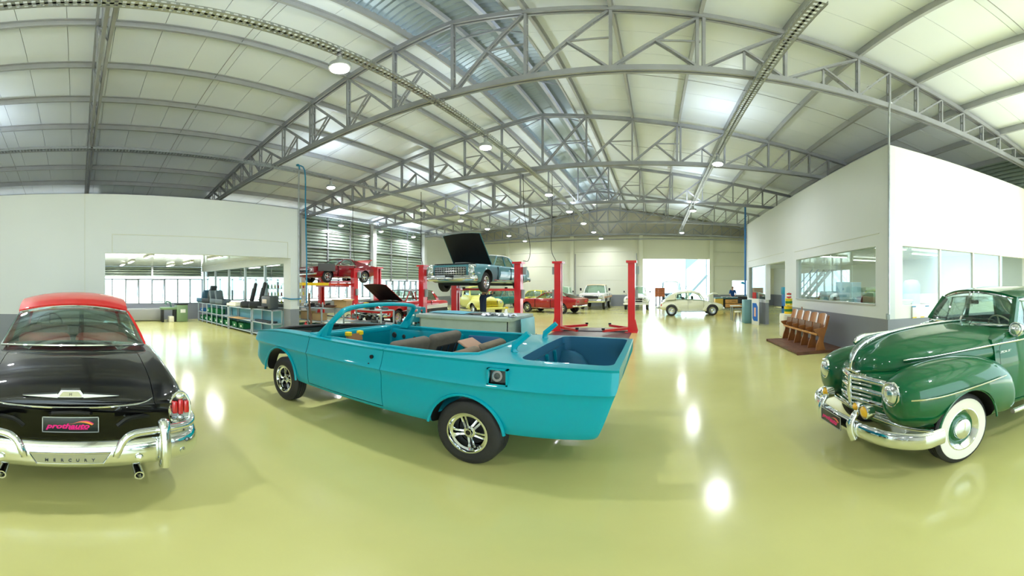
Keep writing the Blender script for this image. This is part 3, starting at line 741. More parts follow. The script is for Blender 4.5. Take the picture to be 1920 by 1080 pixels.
# ------------------------------------------------------------------ teal convertible body shell
TEAL = paint('teal_paint', (0, 152, 170), .38, .35); TEALD = paint('teal_inner', (0, 132, 150), .35, .5)
def teal_convertible():
    car = thing('convertible_car', 'teal paint-only convertible body shell with open trunk on chrome wheels', 'car', (-3.115, 3.80, 0), math.pi)
    base = [(0, .37), (.80, .37), (.925, .40), (.965, .55), (.975, .79), (1.0, .85), (.975, .90), (.935, 1.04), (.87, 1.075), (0, 1.09)]
    def s(x, k=1, top=1.075, bot=.37, cen=None, dx=None, tuck=0):
        p = [(y*k, z) for y, z in base]; zz = []
        for j, (y, z) in enumerate(p):
            if z > .9: z = .9+(z-.9)*(top-.9)/(1.075-.9)
            if z < .6: z = bot+(z-.37)*(.6-bot)/.23
            zz.append((y, z))
        if cen is not None: zz[-1] = (0, cen)
        return sec(x, zz, dx)
    rk = [.17, .17, .15, .10, .02, 0, -.02, -.03, -.03, -.03]
    fk = [-.14, -.14, -.10, -.02, -.05, .0, .02, .03, .02, .05]
    st = [s(-2.80, .955, 1.06, .42, 1.05, rk), s(-2.70, .975, 1.065, .40, 1.06, [v*.8 for v in rk]), s(-2.2, .99, 1.08, .38), s(-1.5, 1, 1.085, .37), s(-.8, 1, 1.075, .36), s(.1, 1, 1.075, .36), s(1.0, 1, 1.085, .37), s(1.6, .99, 1.075, .38), s(2.1, .975, 1.03, .41, 1.04), s(2.26, .955, 1.0, .44, 1.0, fk), s(2.30, .945, .985, .45, .985, fk)]
    body = solid(net(st, 5, 3, (1, 5, 7))).build('body', TEAL, car, 30)
    def cutb(*a): b = MB(); b.box(*a); return b
    def rcut(x0, x1, y, z0, r=.12, z1=1.5):
        poly = []
        for cx, cy, a0 in ((x1-r, y-r, 0), (x0+r, y-r, 90), (x0+r, -y+r, 180), (x1-r, -y+r, 270)):
            for k in range(6): a = R(a0+18*k); poly.append((cx+r*math.cos(a), cy+r*math.sin(a)))
        b = MB(); b.prism(poly, 'z', z0, z1); return b
    boolean(body, rcut(-1.52, .93, .83, .46, .16), mats=[TEALD])
    TRK = mat('trunk_blue', (10, 84, 118), .6)
    boolean(body, rcut(-2.77, -1.95, .80, .56, .10), mats=[TRK])
    boolean(body, rcut(.98, 2.2, .78, .30, .06), mats=[mat('bay_grey', (40, 60, 62), .6)])
    for s_ in (1, -1):
        boolean(body, arch(1.495, s_, .42, .40, .62, 1.2, 40), mats=[BLACK]); boolean(body, arch(-1.495, s_, .385, .35, .62, 1.2, 40), mats=[BLACK])
    # doors: cut out of the flanks with a seam
    for s_ in (1, -1):
        d0 = cutb(-.51, .81, min(s_*.885, s_*1.2), max(s_*.885, s_*1.2), .425, 1.2)
        dm = body.data.copy(); door = link('door', dm, car); boolean(door, cutb(-.502, .802, min(s_*.887, s_*1.2), max(s_*.887, s_*1.2), .433, 1.2), 'INTERSECT', [TEALD]); resmooth(door, 30)
        boolean(body, d0, mats=[BLACK])
        if s_ == 1:
            b = MB(); b.lathe([(.022, 0), (.022, .02)], (-.36, .955, .965), (0, 1, 0), 12, cap=True); b.build('handle_hole', BLACK, door)
            b = MB(); b.lathe([(.012, 0), (.012, .02)], (-.33, .962, .885), (0, 1, 0), 10, cap=True); b.build('handle_hole', BLACK, door)
    # fuel filler opening on the left rear flank
    boolean(body, cutb(-1.90, -1.74, .9, 1.2, .885, 1.01), mats=[mat('bare_metal', (120, 130, 128), .5, .4)])
    resmooth(body, 30)
    b = MB()
    for q in ((-1.915, -1.725, .872, .885), (-1.915, -1.725, 1.01, 1.022), (-1.915, -1.90, .872, 1.022), (-1.74, -1.725, .872, 1.022)): b.box(q[0], q[1], .935, .985, q[2], q[3])
    fl = b.build('filler_frame', TEAL, car); b = MB(); b.lathe([(.045, 0), (.05, .03), (.03, .03), (.028, .01)], (-1.80, .905, .94), (0, 1, .2), 14); b.build('filler_neck', DCHROME, fl, 40)
    # wheel arch lips
    for s_ in (1, -1):
        for x, r, zc, a0, a1 in ((1.495, .425, .40, 2, 178), (-1.495, .39, .35, 8, 172)):
            pts = [(x+r*math.cos(R(a0+(a1-a0)*k/20)), s_*(.975 if zc+r*math.sin(R(a0+(a1-a0)*k/20)) < .8 else .98), zc+r*math.sin(R(a0+(a1-a0)*k/20))) for k in range(21)]
            b = MB(); b.tube(pts, .016, 6); b.build('arch_lip', TEAL, car, 40)
        b = MB(); b.tube([(.90, s_*.84, 1.085), (-.2, s_*.845, 1.082), (-1.3, s_*.84, 1.085), (-1.52, s_*.74, 1.09), (-1.56, s_*.4, 1.10), (-1.56, 0, 1.10)], .018, 6); b.build('cockpit_moulding', TEAL, car, 40)
    # windscreen frame
    b = MB(); fr = []
    P = [(.72, .86, 1.07), (.52, .80, 1.26), (.40, .755, 1.38), (.37, .68, 1.435), (.42, .40, 1.465), (.44, 0, 1.475)]
    half = spline(P, 5); full = half+[(x, -y, z) for x, y, z in reversed(half[:-1])]
    b.tube(full, .040, 8, up=(1, 0, .3), flat=.72); b.build('windscreen_frame', TEAL, car, 40)
    for s_ in (1, -1): b = MB(); b.prism([(.74, 1.06), (.50, 1.26), (.46, 1.26), (.56, 1.06)], 'y', s_*.80, s_*.86); b.build('pillar_root', TEAL, car)
    # cowl, firewall, engine-bay edge
    b = MB(); b.rbox((.94, 0, 1.04), (.12, 1.60, .09), .03); b.build('cowl', TEAL, car, 40)
    b = MB(); b.box(.90, .93, -.8, .8, .5, 1.05); b.build('firewall', TEALD, car)
    b = MB(); b.tube([(2.12, .70, 1.005), (2.2, .35, 1.02), (2.2, -.35, 1.02), (2.12, -.70, 1.005)], .03, 8); b.build('radiator_support', BLACK, car, 40)
    for s_ in (1, -1): b = MB(); b.tube([(2.1, s_*.75, 1.01), (1.5, s_*.75, 1.06), (1.0, s_*.75, 1.085)], .022, 6); b.build('bay_edge', BLACK, car, 40)
    b = MB(); b.box(1.1, 2.1, -.5, .5, .34, .40); b.build('crossmember', BLACK, car)
    # taped dashboard bracket
    d = MB(); d.cbox((.62, .30, 1.02), (.05, .26, .10), ry=.2); d = d.build('dash_bracket', mat('brown_card', (160, 112, 72), .7), car)
    for y in (.19, .41): b = MB(); b.rbox((.62, y, 1.075), (.08, .07, .06), .012); b.build('tape_patch', YEL, d)
    # inner far-door panel with access holes
    for s_ in (-1, 1):
        b = MB(); b.rbox((.21, s_*.812, .76), (1.36, .05, .56), .03); ip = b.build('inner_door_panel', TEALD, car, 40)
        for x, z, r in ((.82, .93, .05), (.74, .80, .035), (.62, .92, .035), (.52, .74, .05), (.40, .90, .04), (.30, .66, .035), (.18, .84, .075), (.02, .68, .03), (-.08, .9, .05), (-.2, .74, .06), (.55, .6, .03)):
            b = MB(); b.lathe([(r, 0), (r*.8, .012), (.001, .012)], (x, s_*.786, z), (0, -s_, 0), 12); b.build('access_hole', DARK, ip)
        b = MB(); b.rbox((-.80, s_*.812, .78), (.50, .04, .50), .02); b.build('quarter_panel_inner', mat('blue_trim', (38, 88, 130), .5), car, 40)
    # seats
    def seat_back(x, y, wd, h, z0, m, name='front_seat', tilt=-.35):
        b = MB(); b.rbox((0, 0, h/2), (.13, wd, h), .05, seg=3); o = b.build(name, m, car, 50); o.location = (x, y, z0); o.rotation_euler = (0, tilt, 0)
        b = MB(); b.rbox((-.06, 0, h*.48), (.04, wd*.78, h*.55), .02); b.build('seat_back_frame', DARK, o, 40)
        for k in (-.25, 0, .25): b = MB(); b.box(-.088, -.075, k*wd-.012, k*wd+.012, h*.22, h*.75); b.build('frame_slat', DCHROME, o)
        return o
    for y in (.40, -.36): seat_back(-.28, y, .68, .56, .58, FABR)
    b = MB(); b.rbox((.02, 0, .56), (.55, 1.42, .18), .06, seg=3); b.build('seat_cushion', FABR, car, 50)
    for y in (.38, -.34): seat_back(-.98, y, .66, .44, .64, mat('worn_seat', (120, 108, 92), .85, var=.15, vscale=8), 'rear_seat', -.45)
    b = MB(); b.rbox((-1.05, .02, 1.05), (.20, .34, .03), .01, ry=-.5); b.build('seat_patch', mat('pinkish_cloth', (176, 140, 120), .85), car, 50)
    b = MB(); b.rbox((-.72, 0, .56), (.5, 1.3, .16), .05, seg=3); b.build('rear_cushion', TEALD, car, 50)
    b = MB(); b.shell([[(-1.5, y, z) for y in (-.83, -.4, 0, .4, .83)] for z in (.5, .8, 1.06)], .02); b.build('rear_bulkhead', TEALD, car)
    # trunk: hinge arms, cloth, wheel house
    for s_ in (1, -1):
        b = MB(); b.tube([(-1.90, s_*.50, .92), (-1.86, s_*.50, 1.02), (-1.78, s_*.50, 1.10), (-1.79, s_*.50, 1.16), (-1.93, s_*.50, 1.28)], [.026, .028, .03, .03, .026], 6, up=(0, 1, 0), flat=1.2); b.build('trunk_hinge', TEAL, car, 45)
    b = MB(); b.sphere((-1.72+-.32, -.62, .68), (.28, .14, .26), 14, 8); b.build('wheel_house', TRK, car, 50)
    rows = []
    for i in range(9):
        rows.append([(-2.70+.66*i/8, -.6+1.2*k/14, .60+.045*math.sin(i*1.7+k*.9)+.03*math.sin(k*2.3)+(.05 if i in (0, 8) else 0)) for k in range(15)])
    b = MB(); b.shell(rows, .02); b.build('trunk_cloth', mat('blue_sheet', (15, 120, 190), .6), car, 60)
    b = MB(); b.box(-1.97, -1.94, -.78, .78, .58, 1.0); b.build('trunk_bulkhead', TRK, car)
    for y in (-.3, .0, .3): b = MB(); b.bar((-1.99, y-.08, .6), (-1.99, y+.1, 1.0), .03, .03); b.build('brace', TEALD, car)
    for s_ in (1, -1):
        wheel(car, 1.495, s_, .90, .335, .20, .195, 'spoke', n=40); wheel(car, -1.495, s_, .92, .335, .22, .195, 'spoke', n=40)
    b = MB(); b.cyl((-1.495, -.8, .335), (-1.495, .8, .335), .045, n=10); b.sphere((-1.495, 0, .335), .13, 12, 8); b.build('rear_axle', DARK, car, 40)
    b = MB(); b.cyl((1.495, -.8, .33), (1.495, .8, .33), .03, n=10); b.build('front_axle', DARK, car, 40)
    return car
teal_convertible()
# ------------------------------------------------------------------ black hardtop seen from the rear
BLK = paint('black_paint', (6, 6, 8), .12, 1.0); REDR = paint('red_roof_paint', (216, 36, 34), .35, .8); REDV = mat('red_vinyl', (214, 92, 86), .5)
def black_hardtop():
    car = thing('hardtop_car', 'black two-tone hardtop with red roof seen from its chrome rear bumper', 'car', (-5.62, -.05, 0), math.pi)
    def s(x, top, cr_, val, k=1, zb=.34, dx=None, side=.84):
        p = [(0, zb), (.78*k, zb), (.90*k, zb+.07), (.955*k, .54), (.965*k, .68), (.945*k, min(side, cr_-.03)), (.87*k, cr_), (.74*k, val), (.45*k, val+(top-val)*.72), (0, top)]
        return sec(x, p, dx)
    e = [.10, .10, .06, .0, -.03, -.05, -.05, .0, 0, 0]
    st = [s(-2.73, .80, .80, .78, .93, .42, e, .74), s(-2.70, .85, .87, .81, .95, .40, [v*.8 for v in e], .78), s(-2.55, .965, .93, .91, .975, .38), s(-2.25, 1.045, .985, .985, .99), s(-1.7, 1.10, 1.04, 1.05, 1), s(-.9, 1.12, 1.07, 1.08), s(.2, 1.12, 1.07, 1.08), s(.9, 1.12, 1.07, 1.08), s(1.5, 1.09, 1.04, 1.04), s(2.1, 1.02, .99, .95, .97), s(2.42, .86, .86, .82, .92, .40)]
    body = solid(net(st, 5, 3, (1,))).build('body', BLK, car, 40)
    b = MB(); b.box(-1.40, .70, -.76, .76, .48, 1.4); boolean(body, b, mats=[mat('interior_dark', (70, 60, 58), .7)])
    for s_ in (1, -1):
        for x in (1.5, -1.5): boolean(body, arch(x, s_, .38, .34, .60, 1.2, 30), mats=[BLACK])
    # boot lid cut out of the body with a seam
    def lidcut(g):
        poly = []; r = .16
        for cx, cy, a0 in ((-1.78+g-r, .66+g-r, 0), (-3.0, .66+g-.02, 90), (-3.0, -.66-g+.02, 180), (-1.78+g-r, -.66-g+r, 270)):
            for k in range(6): a = R(a0+18*k); rr = r if cx > -2.5 else .02; poly.append((cx+rr*math.cos(a), cy+rr*math.sin(a)))
        b = MB(); b.prism(poly, 'z', .765-g, 1.4); return b
    lid = link('boot_lid', body.data.copy(), car); boolean(lid, lidcut(0), 'INTERSECT', [BLK]); boolean(body, lidcut(.007), mats=[BLACK]); resmooth(lid, 40); resmooth(body, 40)
    b = MB(); b.tube(spline([(-2.70, .66, .80), (-2.76, .55, .775), (-2.785, .3, .765), (-2.79, 0, .762), (-2.785, -.3, .765), (-2.76, -.55, .775), (-2.70, -.66, .80)], 4), .008, 6); b.build('lid_trim', CHROME, lid, 40)
    greenhouse(car, dict(Bf=(.78, .79, 1.09), Tf=(.22, .64, 1.47), Tr=(-1.02, .67, 1.405), Br=(-1.66, .77, 1.09), W=(-1.12, -.80), B=[], fb=.22, ft=.14, rb=-.20, rt=-.12, crown=.085, dz=.095, pw=.05, brz=.03), REDR, REDR, CGLASS, CHROME, True)
    # cabin interior
    b = MB(); b.rbox((-1.33, 0, 1.02), (.5, 1.46, .05), .02); ps = b.build('parcel_shelf', REDV, car, 40)
    for y in (.47, -.47): b = MB(); b.lathe([(.13, 0), (.10, .012), (.001, .012)], (-1.40, y, 1.045), (0, 0, 1), 16, cap=True); b.build('speaker', DARK, ps, 40)
    for y in (.36, -.36): b = MB(); b.rbox((-.95, y, .93), (.18, .66, .44), .08, ry=-.25, seg=3); b.build('rear_seat', REDV, car, 50)
    for y in (.37, -.37): b = MB(); b.rbox((.0, y, .90), (.16, .62, .50), .07, ry=-.2, seg=3); b.build('front_seat', mat('dark_red_vinyl', (110, 40, 40), .5), car, 50)
    b = MB(); b.rbox((.72, 0, 1.0), (.22, 1.45, .2), .05); b.build('dashboard', DARK, car, 40)
    steering_wheel(car, (.42, .40, 1.10), .21, R(-65))
    b = MB(); b.rbox((.36, 0, 1.42), (.03, .22, .06), .012); b.build('rear_view_mirror', BLACK, car, 40)
    # tail lamps
    for s_ in (1, -1):
        yc, xc, zc = s_*.868, -2.765, .70
        el = lambda a, k, dx=0: (xc+dx, yc+k*.083*math.cos(a), zc+k*.155*math.sin(a))
        A = [2*math.pi*k/28 for k in range(28)]
        b = MB(); b.tube([el(a, 1) for a in A], .013, 6, closed=True); b.loft([[el(a, 1, .10) for a in A], [el(a, 1, -.005) for a in A]], caps=False); tl = b.build('tail_lamp', CHROME, car, 40)
        b = MB(); b.add([el(a, .95, -.004) for a in A], [tuple(range(28))]); b.build('reflector', mat('lamp_silver', (180, 186, 190), .2, .8), tl)
        for k, (dy, zz, hh) in enumerate(((-.047, .70, .085), (0, .70, .10), (.047, .70, .085))): b = MB(); b.rbox((xc-.02, yc+dy, zc+.03), (.03, .044, hh*1.3), .012); b.build('red_segment', REDLENS, tl, 40)
        b = MB(); b.sphere((xc-.006, yc, zc+.118), (.022, .038, .030), 12, 8); b.build('upper_lens', LENS, tl, 40)
        for k in range(5):
            z = zc-.068-.015*k; hw = .083*math.sqrt(max(0, 1-((z-zc)/.155)**2))*.93
            for q in (-1, 1): b = MB(); b.box(xc-.012, xc-.004, yc+q*(.03 if k < 3 else 0), yc+q*hw, z-.004, z+.004); b.build('lens_rib', CHROME, tl)
        b = MB(); b.sphere((xc-.008, yc, zc-.075), (.02, .026, .034), 10, 8); b.build('reverse_lens', LENS, tl, 40)
    # bumper
    pth = [(-2.42, 1.0, .45), (-2.68, .985, .44), (-2.86, .90, .435), (-2.935, .62, .43), (-2.96, .3, .425), (-2.965, 0, .425)]
    h = spline(pth, 5); full = h+[(x, -y, z) for x, y, z in reversed(h[:-1])]
    b = MB(); b.tube(full, .115, 16, up=(0, 0, 1), flat=.42); bp = b.build('rear_bumper', CHROME, car, 50)
    for s_ in (1, -1):
        q = [(-2.50, s_*.99, .60), (-2.70, s_*.985, .605), (-2.865, s_*.89, .60), (-2.93, s_*.64, .60), (-2.965, s_*.47, .595), (-2.985, s_*.39, .555), (-3.0, s_*.345, .47), (-2.99, s_*.33, .42)]
        b = MB(); b.tube(spline(q, 4), .032, 10); b.build('bumper_rail', CHROME, bp, 50)
        b = MB(); b.tube(spline([(-2.985, s_*.69, .30), (-3.005, s_*.69, .42), (-2.99, s_*.69, .55), (-2.95, s_*.69, .65), (-2.90, s_*.69, .665)], 4), [.045]*10+[.05]*4+[.04, .03, .02], 10); b.build('overrider', CHROME, bp, 50)
        for y in (.5, .84): b = MB(); b.lathe([(.03, 0), (.028, .014), (.001, .02)], (-3.005 if y < .6 else -2.925, s_*y, .40), (-1, 0 if y < .6 else s_*.5, 0), 12); b.build('bumper_bolt', CHROME, bp, 40)
        b = MB(); b.lathe([(.036, -.14), (.038, .0), (.028, .0), (.026, -.1)], (-2.99, s_*.50, .225), (-1, 0, -.06), 14); b.build('exhaust_tip', CHROME, car, 40)
    b = MB(); b.prism([(-.28, .455), (.28, .455), (.23, .375), (-.23, .375)], 'x', -3.022, -3.0); cp = b.build('bumper_badge_panel', DCHROME, bp)
    for i, ch in enumerate('MERCURY'): text_mesh('badge_letter', ch, .034, mat('badge_dark', (60, 62, 66), .3, .5), cp, (-3.024, .165-.055*i, .402), (R(90), 0, R(-90)), 0, .002, .0008)
    b = MB()
    for q in ((-.30, .46), (.30, .46)): pass
    b.tube([(-3.015, -.29, .462), (-3.02, .29, .462), (-3.02, .235, .368), (-3.015, -.235, .368)], .008, 6, closed=True); b.build('badge_frame', CHROME, bp, 40)
    plate(car, (-2.83, 0, .63), math.pi, .43, .135)
    b = MB(); b.tube([(-2.77, .16, .70), (-2.82, .14, .725), (-2.83, 0, .735), (-2.82, -.14, .725), (-2.77, -.16, .70)], .015, 6); b.build('plate_lamp', BLACK, car, 40)
    # boot emblem with wings
    b = MB(); b.prism([(-.115, .845), (-.075, .905), (.075, .905), (.115, .845)], 'x', -2.775, -2.70); em = b.build('emblem', CHROME, lid)
    b = MB(); b.prism([(-.088, .852), (-.060, .892), (.060, .892), (.088, .852)], 'x', -2.780, -2.774); b.build('emblem_inset', mat('emblem_cream', (205, 200, 170), .4), em)
    text_mesh('emblem_mark', 'M', .03, mat('badge_dark', (60, 62, 66)), em, (-2.781, 0, .87), (R(90), 0, R(-90)), 0, .001)
    for s_ in (1, -1):
        b = MB(); b.add([(-2.775, s_*.10, .875), (-2.76, s_*.38, .850), (-2.775, s_*.10, .840), (-2.72, s_*.10, .875), (-2.72, s_*.38, .85), (-2.72, s_*.10, .84)], [(0, 1, 2), (5, 4, 3), (0, 3, 4, 1), (1, 4, 5, 2), (2, 5, 3, 0)]); b.build('emblem_wing', CHROME, em)
        b = MB(); b.tube(spline([(-2.74, s_*.62, .66), (-2.79, s_*.45, .66), (-2.80, s_*.36, .60)], 4), .02, 6); b.build('bumper_bracket', BLACK, car, 40)
        for x in (1.5, -1.5): wheel(car, x, s_, .86, .345, .18, .20, 'white', body=BLK, n=24)
        b = MB(); b.tube([(-2.6, s_*.967, .66), (-1.0, s_*.975, .66), (1.6, s_*.975, .66)], .012, 6); b.build('side_trim', CHROME, car, 40)
    return car
black_hardtop()
# ------------------------------------------------------------------ green pre-war style sedan seen from the front
GRNP = paint('green_paint', (0, 92, 52), .2, 1.0)
def green_sedan():
    car = thing('vintage_sedan', 'dark green vintage sedan with chrome grille and whitewall tyres', 'car', (3.99, 3.08, 0), math.pi)
    # hood
    def hs(x, w_, top, bot, k=.0, dx=None): return sec(x, [(0, bot), (w_*.8, bot), (w_, bot+.03), (w_*1.03, bot+(top-bot)*.30), (w_*.92, bot+(top-bot)*.62), (w_*.62, bot+(top-bot)*.86), (w_*.28, top-.022), (0, top)], dx)
    st = [hs(.50, .74, 1.30, .92), hs(.9, .66, 1.30, .92), hs(1.3, .58, 1.285, .91), hs(1.65, .50, 1.25, .90), hs(1.9, .40, 1.19, .89), hs(2.05, .27, 1.11, .89, dx=[.02, 0, 0, 0, 0, 0, 0, .02]), hs(2.13, .12, 1.0, .885, dx=[.03, .01, 0, 0, 0, 0, .01, .03])]
    solid(net(st, 4, 3)).build('hood', GRNP, car, 50)
    b = MB(); b.tube(spline([(2.18, 0, .90), (2.175, 0, .99), (2.11, 0, 1.10), (1.95, 0, 1.20), (1.6, 0, 1.268), (1.1, 0, 1.305), (.55, 0, 1.315)], 4), [.016]*4+[.022]*4+[.014]*17, 8); b.build('hood_strip', CHROME, car, 50)
    b = MB(); b.rbox((2.14, 0, .905), (.10, .20, .025), .01); b.build('hood_foot_trim', CHROME, car, 40)
    b = MB(); b.tube(spline([(2.14, 0, 1.17), (2.06, 0, 1.225), (1.92, 0, 1.245), (1.72, 0, 1.265)], 4), [.03, .04, .045, .045, .042, .038, .032, .028, .024, .02, .015, .01, .006], 8, flat=.7); b.build('hood_ornament', CHROME, car, 50)
    # nose panel carrying the grille
    def ns(x, w_, z0, z1): return sec(x, [(0, z0), (w_*.9, z0), (w_, z0+.06), (w_, (z0+z1)/2), (w_*.95, z1-.06), (w_*.8, z1), (0, z1)])
    st = [ns(1.2, .62, .40, .94), ns(1.7, .60, .40, .94), ns(1.95, .52, .42, .93), ns(2.07, .40, .44, .91), ns(2.12, .28, .46, .89)]
    solid(net(st, 4, 2)).build('nose_panel', GRNP, car, 50)
    # fenders
    def ring(x, y0, y1, z0, z1, n=20, e=2.25):
        yc, zc, a, c = (y0+y1)/2, (z0+z1)/2, (y1-y0)/2, (z1-z0)/2; r = []
        for k in range(n):
            t = 2*math.pi*k/n; cs, sn = math.cos(t), math.sin(t); r.append((x, yc+a*math.copysign(abs(cs)**(2/e), cs), zc+c*math.copysign(abs(sn)**(2/e), sn)))
        return r
    FS = [(2.165, .50, .70, .64, .86), (2.13, .44, .78, .54, .92), (2.02, .38, .85, .47, .98), (1.85, .33, .895, .42, 1.025), (1.6, .32, .92, .38, 1.05), (1.3, .34, .93, .36, 1.045), (1.05, .42, .93, .34, 1.0), (.90, .5, .92, .34, .93), (.80, .62, .91, .35, .84), (.76, .7, .90, .38, .74)]
    RS = [(-.75, .74, .90, .42, .62), (-.85, .7, .93, .36, .80), (-1.1, .62, .95, .34, .92), (-1.5, .55, .96, .34, .96), (-1.9, .55, .94, .36, .90), (-2.2, .58, .88, .40, .74), (-2.32, .62, .80, .46, .62)]
    for s_ in (1, -1):
        for nm, TB, ax in (('front_fender', FS, 1.49), ('rear_fender', RS, -1.49)):
            cols = list(zip(*[ring(*t) for t in TB])); cols = [spline(list(c), 3) for c in cols]; rings = [[c[i] for c in cols] for i in range(len(cols[0]))]
            b = MB(); b.loft(rings); b = b if s_ == 1 else flipy(b); o = b.build(nm, GRNP, car, 50)
            boolean(o, arch(ax, s_, .40, .37, .45, 1.3, 36), mats=[BLACK]); resmooth(o, 45)
            b = MB(); b.tube([(ax+.40*math.cos(R(a)), s_*.905, .37+.40*math.sin(R(a))) for a in range(-4, 185, 9)], .012, 6); b.build('fender_lip', GRNP, o, 45)
        # chrome strips
        b = MB(); b.tube(spline([(2.09, s_*.80, .775), (1.98, s_*.868, .78), (1.8, s_*.912, .785), (1.5, s_*.936, .80), (1.25, s_*.942, .81), (.98, s_*.938, .82)], 4), .015, 8, flat=.6); b.build('fender_strip', CHROME, car, 45)
        b = MB(); b.tube(spline([(1.88, s_*.43, 1.03), (1.6, s_*.525, 1.05), (1.2, s_*.605, 1.075), (.8, s_*.70, 1.10), (.50, s_*.775, 1.115), (0, s_*.80, 1.125), (-.9, s_*.80, 1.125)], 4), [.022, .03, .026]+[.017]*22, 8, flat=.6); b.build('side_strip', CHROME, car, 45)
        text_mesh('hood_script', 'SPECIAL DE LUXE', .035, CHROME, car, (.70, s_*.76, 1.02), (R(90), 0, math.pi if s_ == 1 else 0), .15, .003)
    # cabin lower body with doors
    def bs(x, w_, top, bot=.36, k=0): return sec(x, [(0, bot), (w_*.92, bot), (w_, bot+.05), (w_*1.03, .62), (w_*1.03, .85), (w_*.99, 1.08), (w_*.95, top-.04), (w_*.86, top), (0, top+.02)])
    st = [bs(.86, .70, 1.16), bs(.6, .77, 1.24), bs(.2, .81, 1.27), (bs(-.5, .83, 1.27)), bs(-1.2, .82, 1.24), bs(-1.9, .72, 1.12, .42), bs(-2.3, .52, .90, .48), bs(-2.42, .36, .72, .5)]
    body = solid(net(st, 4, 3, (1,))).build('body', GRNP, car, 45)
    b = MB(); b.box(-1.4, .42, -.70, .70, .5, 1.5); boolean(body, b, mats=[mat('interior_grey', (110, 108, 100), .8)])
    for s_ in (1, -1):
        for x0, x1 in ((-.22, .80), (-1.0, -.23)):
            y0, y1 = sorted((s_*.715, s_*1.1)); q = MB(); q.box(x0+.004, x1-.004, y0+.002, y1, .44, 1.30); d = link('door', body.data.copy(), car); boolean(d, q, 'INTERSECT', [GRNP]); resmooth(d, 45)
            q = MB(); q.box(x0, x1, y0, y1, .434, 1.31); boolean(body, q, mats=[BLACK])
            b = MB(); b.tube([(x0+.10, s_*.845, 1.06), (x0+.11, s_*.88, 1.06), (x0+.24, s_*.875, 1.065)], .012, 6); b.build('door_handle', CHROME, d, 45)
        b = MB(); b.tube([(.75, s_*.86, .345), (0, s_*.90, .335), (-.8, s_*.89, .345)], .032, 8, up=(0, 0, 1)); b.build('running_board_trim', CHROME, car, 45)
    resmooth(body, 45)
    greenhouse(car, dict(Bf=(.50, .69, 1.275), Tf=(.30, .60, 1.575), Tr=(-1.15, .60, 1.57), Br=(-1.75, .66, 1.16), W=(-1.0, -.85), B=[(-.22, -.20)], fb=.14, ft=.12, rb=-.14, rt=-.10, crown=.085, dz=.055, pw=.075), GRNP, GRNP, CGLASS, CHROME, True)
    b = MB(); b.bar((.655, 0, 1.275), (.44, 0, 1.645), .03, .02, up=(1, 0, 0)); b.build('windscreen_divider', CHROME, car)
    for s_ in (1, -1):
        b = MB(); b.tube([(.70, s_*.2, 1.28), (.66, s_*.22, 1.33), (.63, s_*.50, 1.33)], .006, 6); b.build('wiper', BLACK, car)
        b = MB(); b.tube([(.50, s_*.715, 1.26), (.30, s_*.63, 1.57), (-.85, s_*.63, 1.60), (-1.0, s_*.70, 1.24)], .012, 6); b.build('window_frame', CHROME, car, 45)
        b = MB(); b.bar((.18, s_*.69, 1.27), (.12, s_*.615, 1.58), .016, .02); b.build('vent_window_bar', CHROME, car)
    round_light(car, 'spotlight', (.60, .80, 1.25), .075, (1, .15, .1), depth=.09)
    b = MB(); b.sphere((.33, .90, 1.19), (.05, .055, .055), 12, 8); b.bar((.33, .78, 1.15), (.33, .9, 1.19), .015, .02); b.build('door_mirror', CHROME, car, 45)
    for x, y in ((-.1, .34), (-.1, -.34), (-1.0, 0)): b = MB(); b.rbox((x, y, .96), (.18, .60 if y else 1.2, .62), .08, ry=-.15, seg=3); b.build('seat', mat('grey_cloth', (84, 92, 82), .9), car, 50)
    steering_wheel(car, (.26, .36, 1.20), .2, R(-60), mat('ivory', (200, 190, 160), .4))
    b = MB(); b.rbox((.46, 0, 1.21), (.16, 1.3, .14), .04); b.build('dashboard', GRNP, car, 40)
    b = MB(); b.rbox((.36, -.02, 1.53), (.03, .16, .05), .012); b.build('rear_view_mirror', BLACK, car, 40)
    # grille
    def gb(z, r, hw_, x0=2.155, nm='grille_bar'):
        for s_ in (1, -1):
            b = MB(); b.tube(spline([(x0+.02, 0, z-.008), (x0-.02, s_*hw_*.4, z), (x0-.09, s_*hw_*.8, z-.012), (x0-.16, s_*hw_, z-.03)], 4), [r]*10+[r*.9, r*.8, r*.6], 8, flat=.8, up=(0, 0, 1)); b.build(nm, CHROME, car, 45)
    for z, r, w_ in ((.845, .032, .50), (.79, .012, .48), (.735, .026, .52), (.68, .012, .48), (.63, .024, .54), (.58, .011, .50), (.535, .02, .56)): gb(z, r, w_)
    b = MB(); b.tube([(2.19, 0, .86), (2.195, 0, .70), (2.185, 0, .52)], [.02, .03, .016], 8); b.build('grille_centre', CHROME, car, 45)
    for s_ in (1, -1):
        b = MB(); b.tube(spline([(2.13, s_*.14, .50), (2.10, s_*.42, .495), (2.02, s_*.66, .47), (1.88, s_*.84, .45)], 4), .020, 8); b.build('apron_trim', CHROME, car, 45)
        round_light(car, 'headlight', (2.15, s_*.615, .80), .102, (1, s_*.08, 0), depth=.14)
        b = MB(); b.rbox((2.075, s_*.60, .605), (.05, .16, .05), .018, rz=-s_*.35); pk = b.build('parking_light', CHROME, car, 45)
        b = MB(); b.rbox((2.10, s_*.595, .605), (.02, .11, .028), .008, rz=-s_*.35); b.build('lens', LENS, pk, 45)
    text_mesh('nose_script', 'PLYMOUTH', .04, CHROME, car, (2.165, .12, .885), (R(90), 0, R(96)), 0, .004)
    rows = [[(2.13-.30*(y/.78)**2-.05*k, y, .50-.05*k) for y in (-.78, -.5, -.2, 0, .2, .5, .78)] for k in range(3)]; b = MB(); b.shell(rows, .02); b.build('front_apron', GRNP, car, 45)
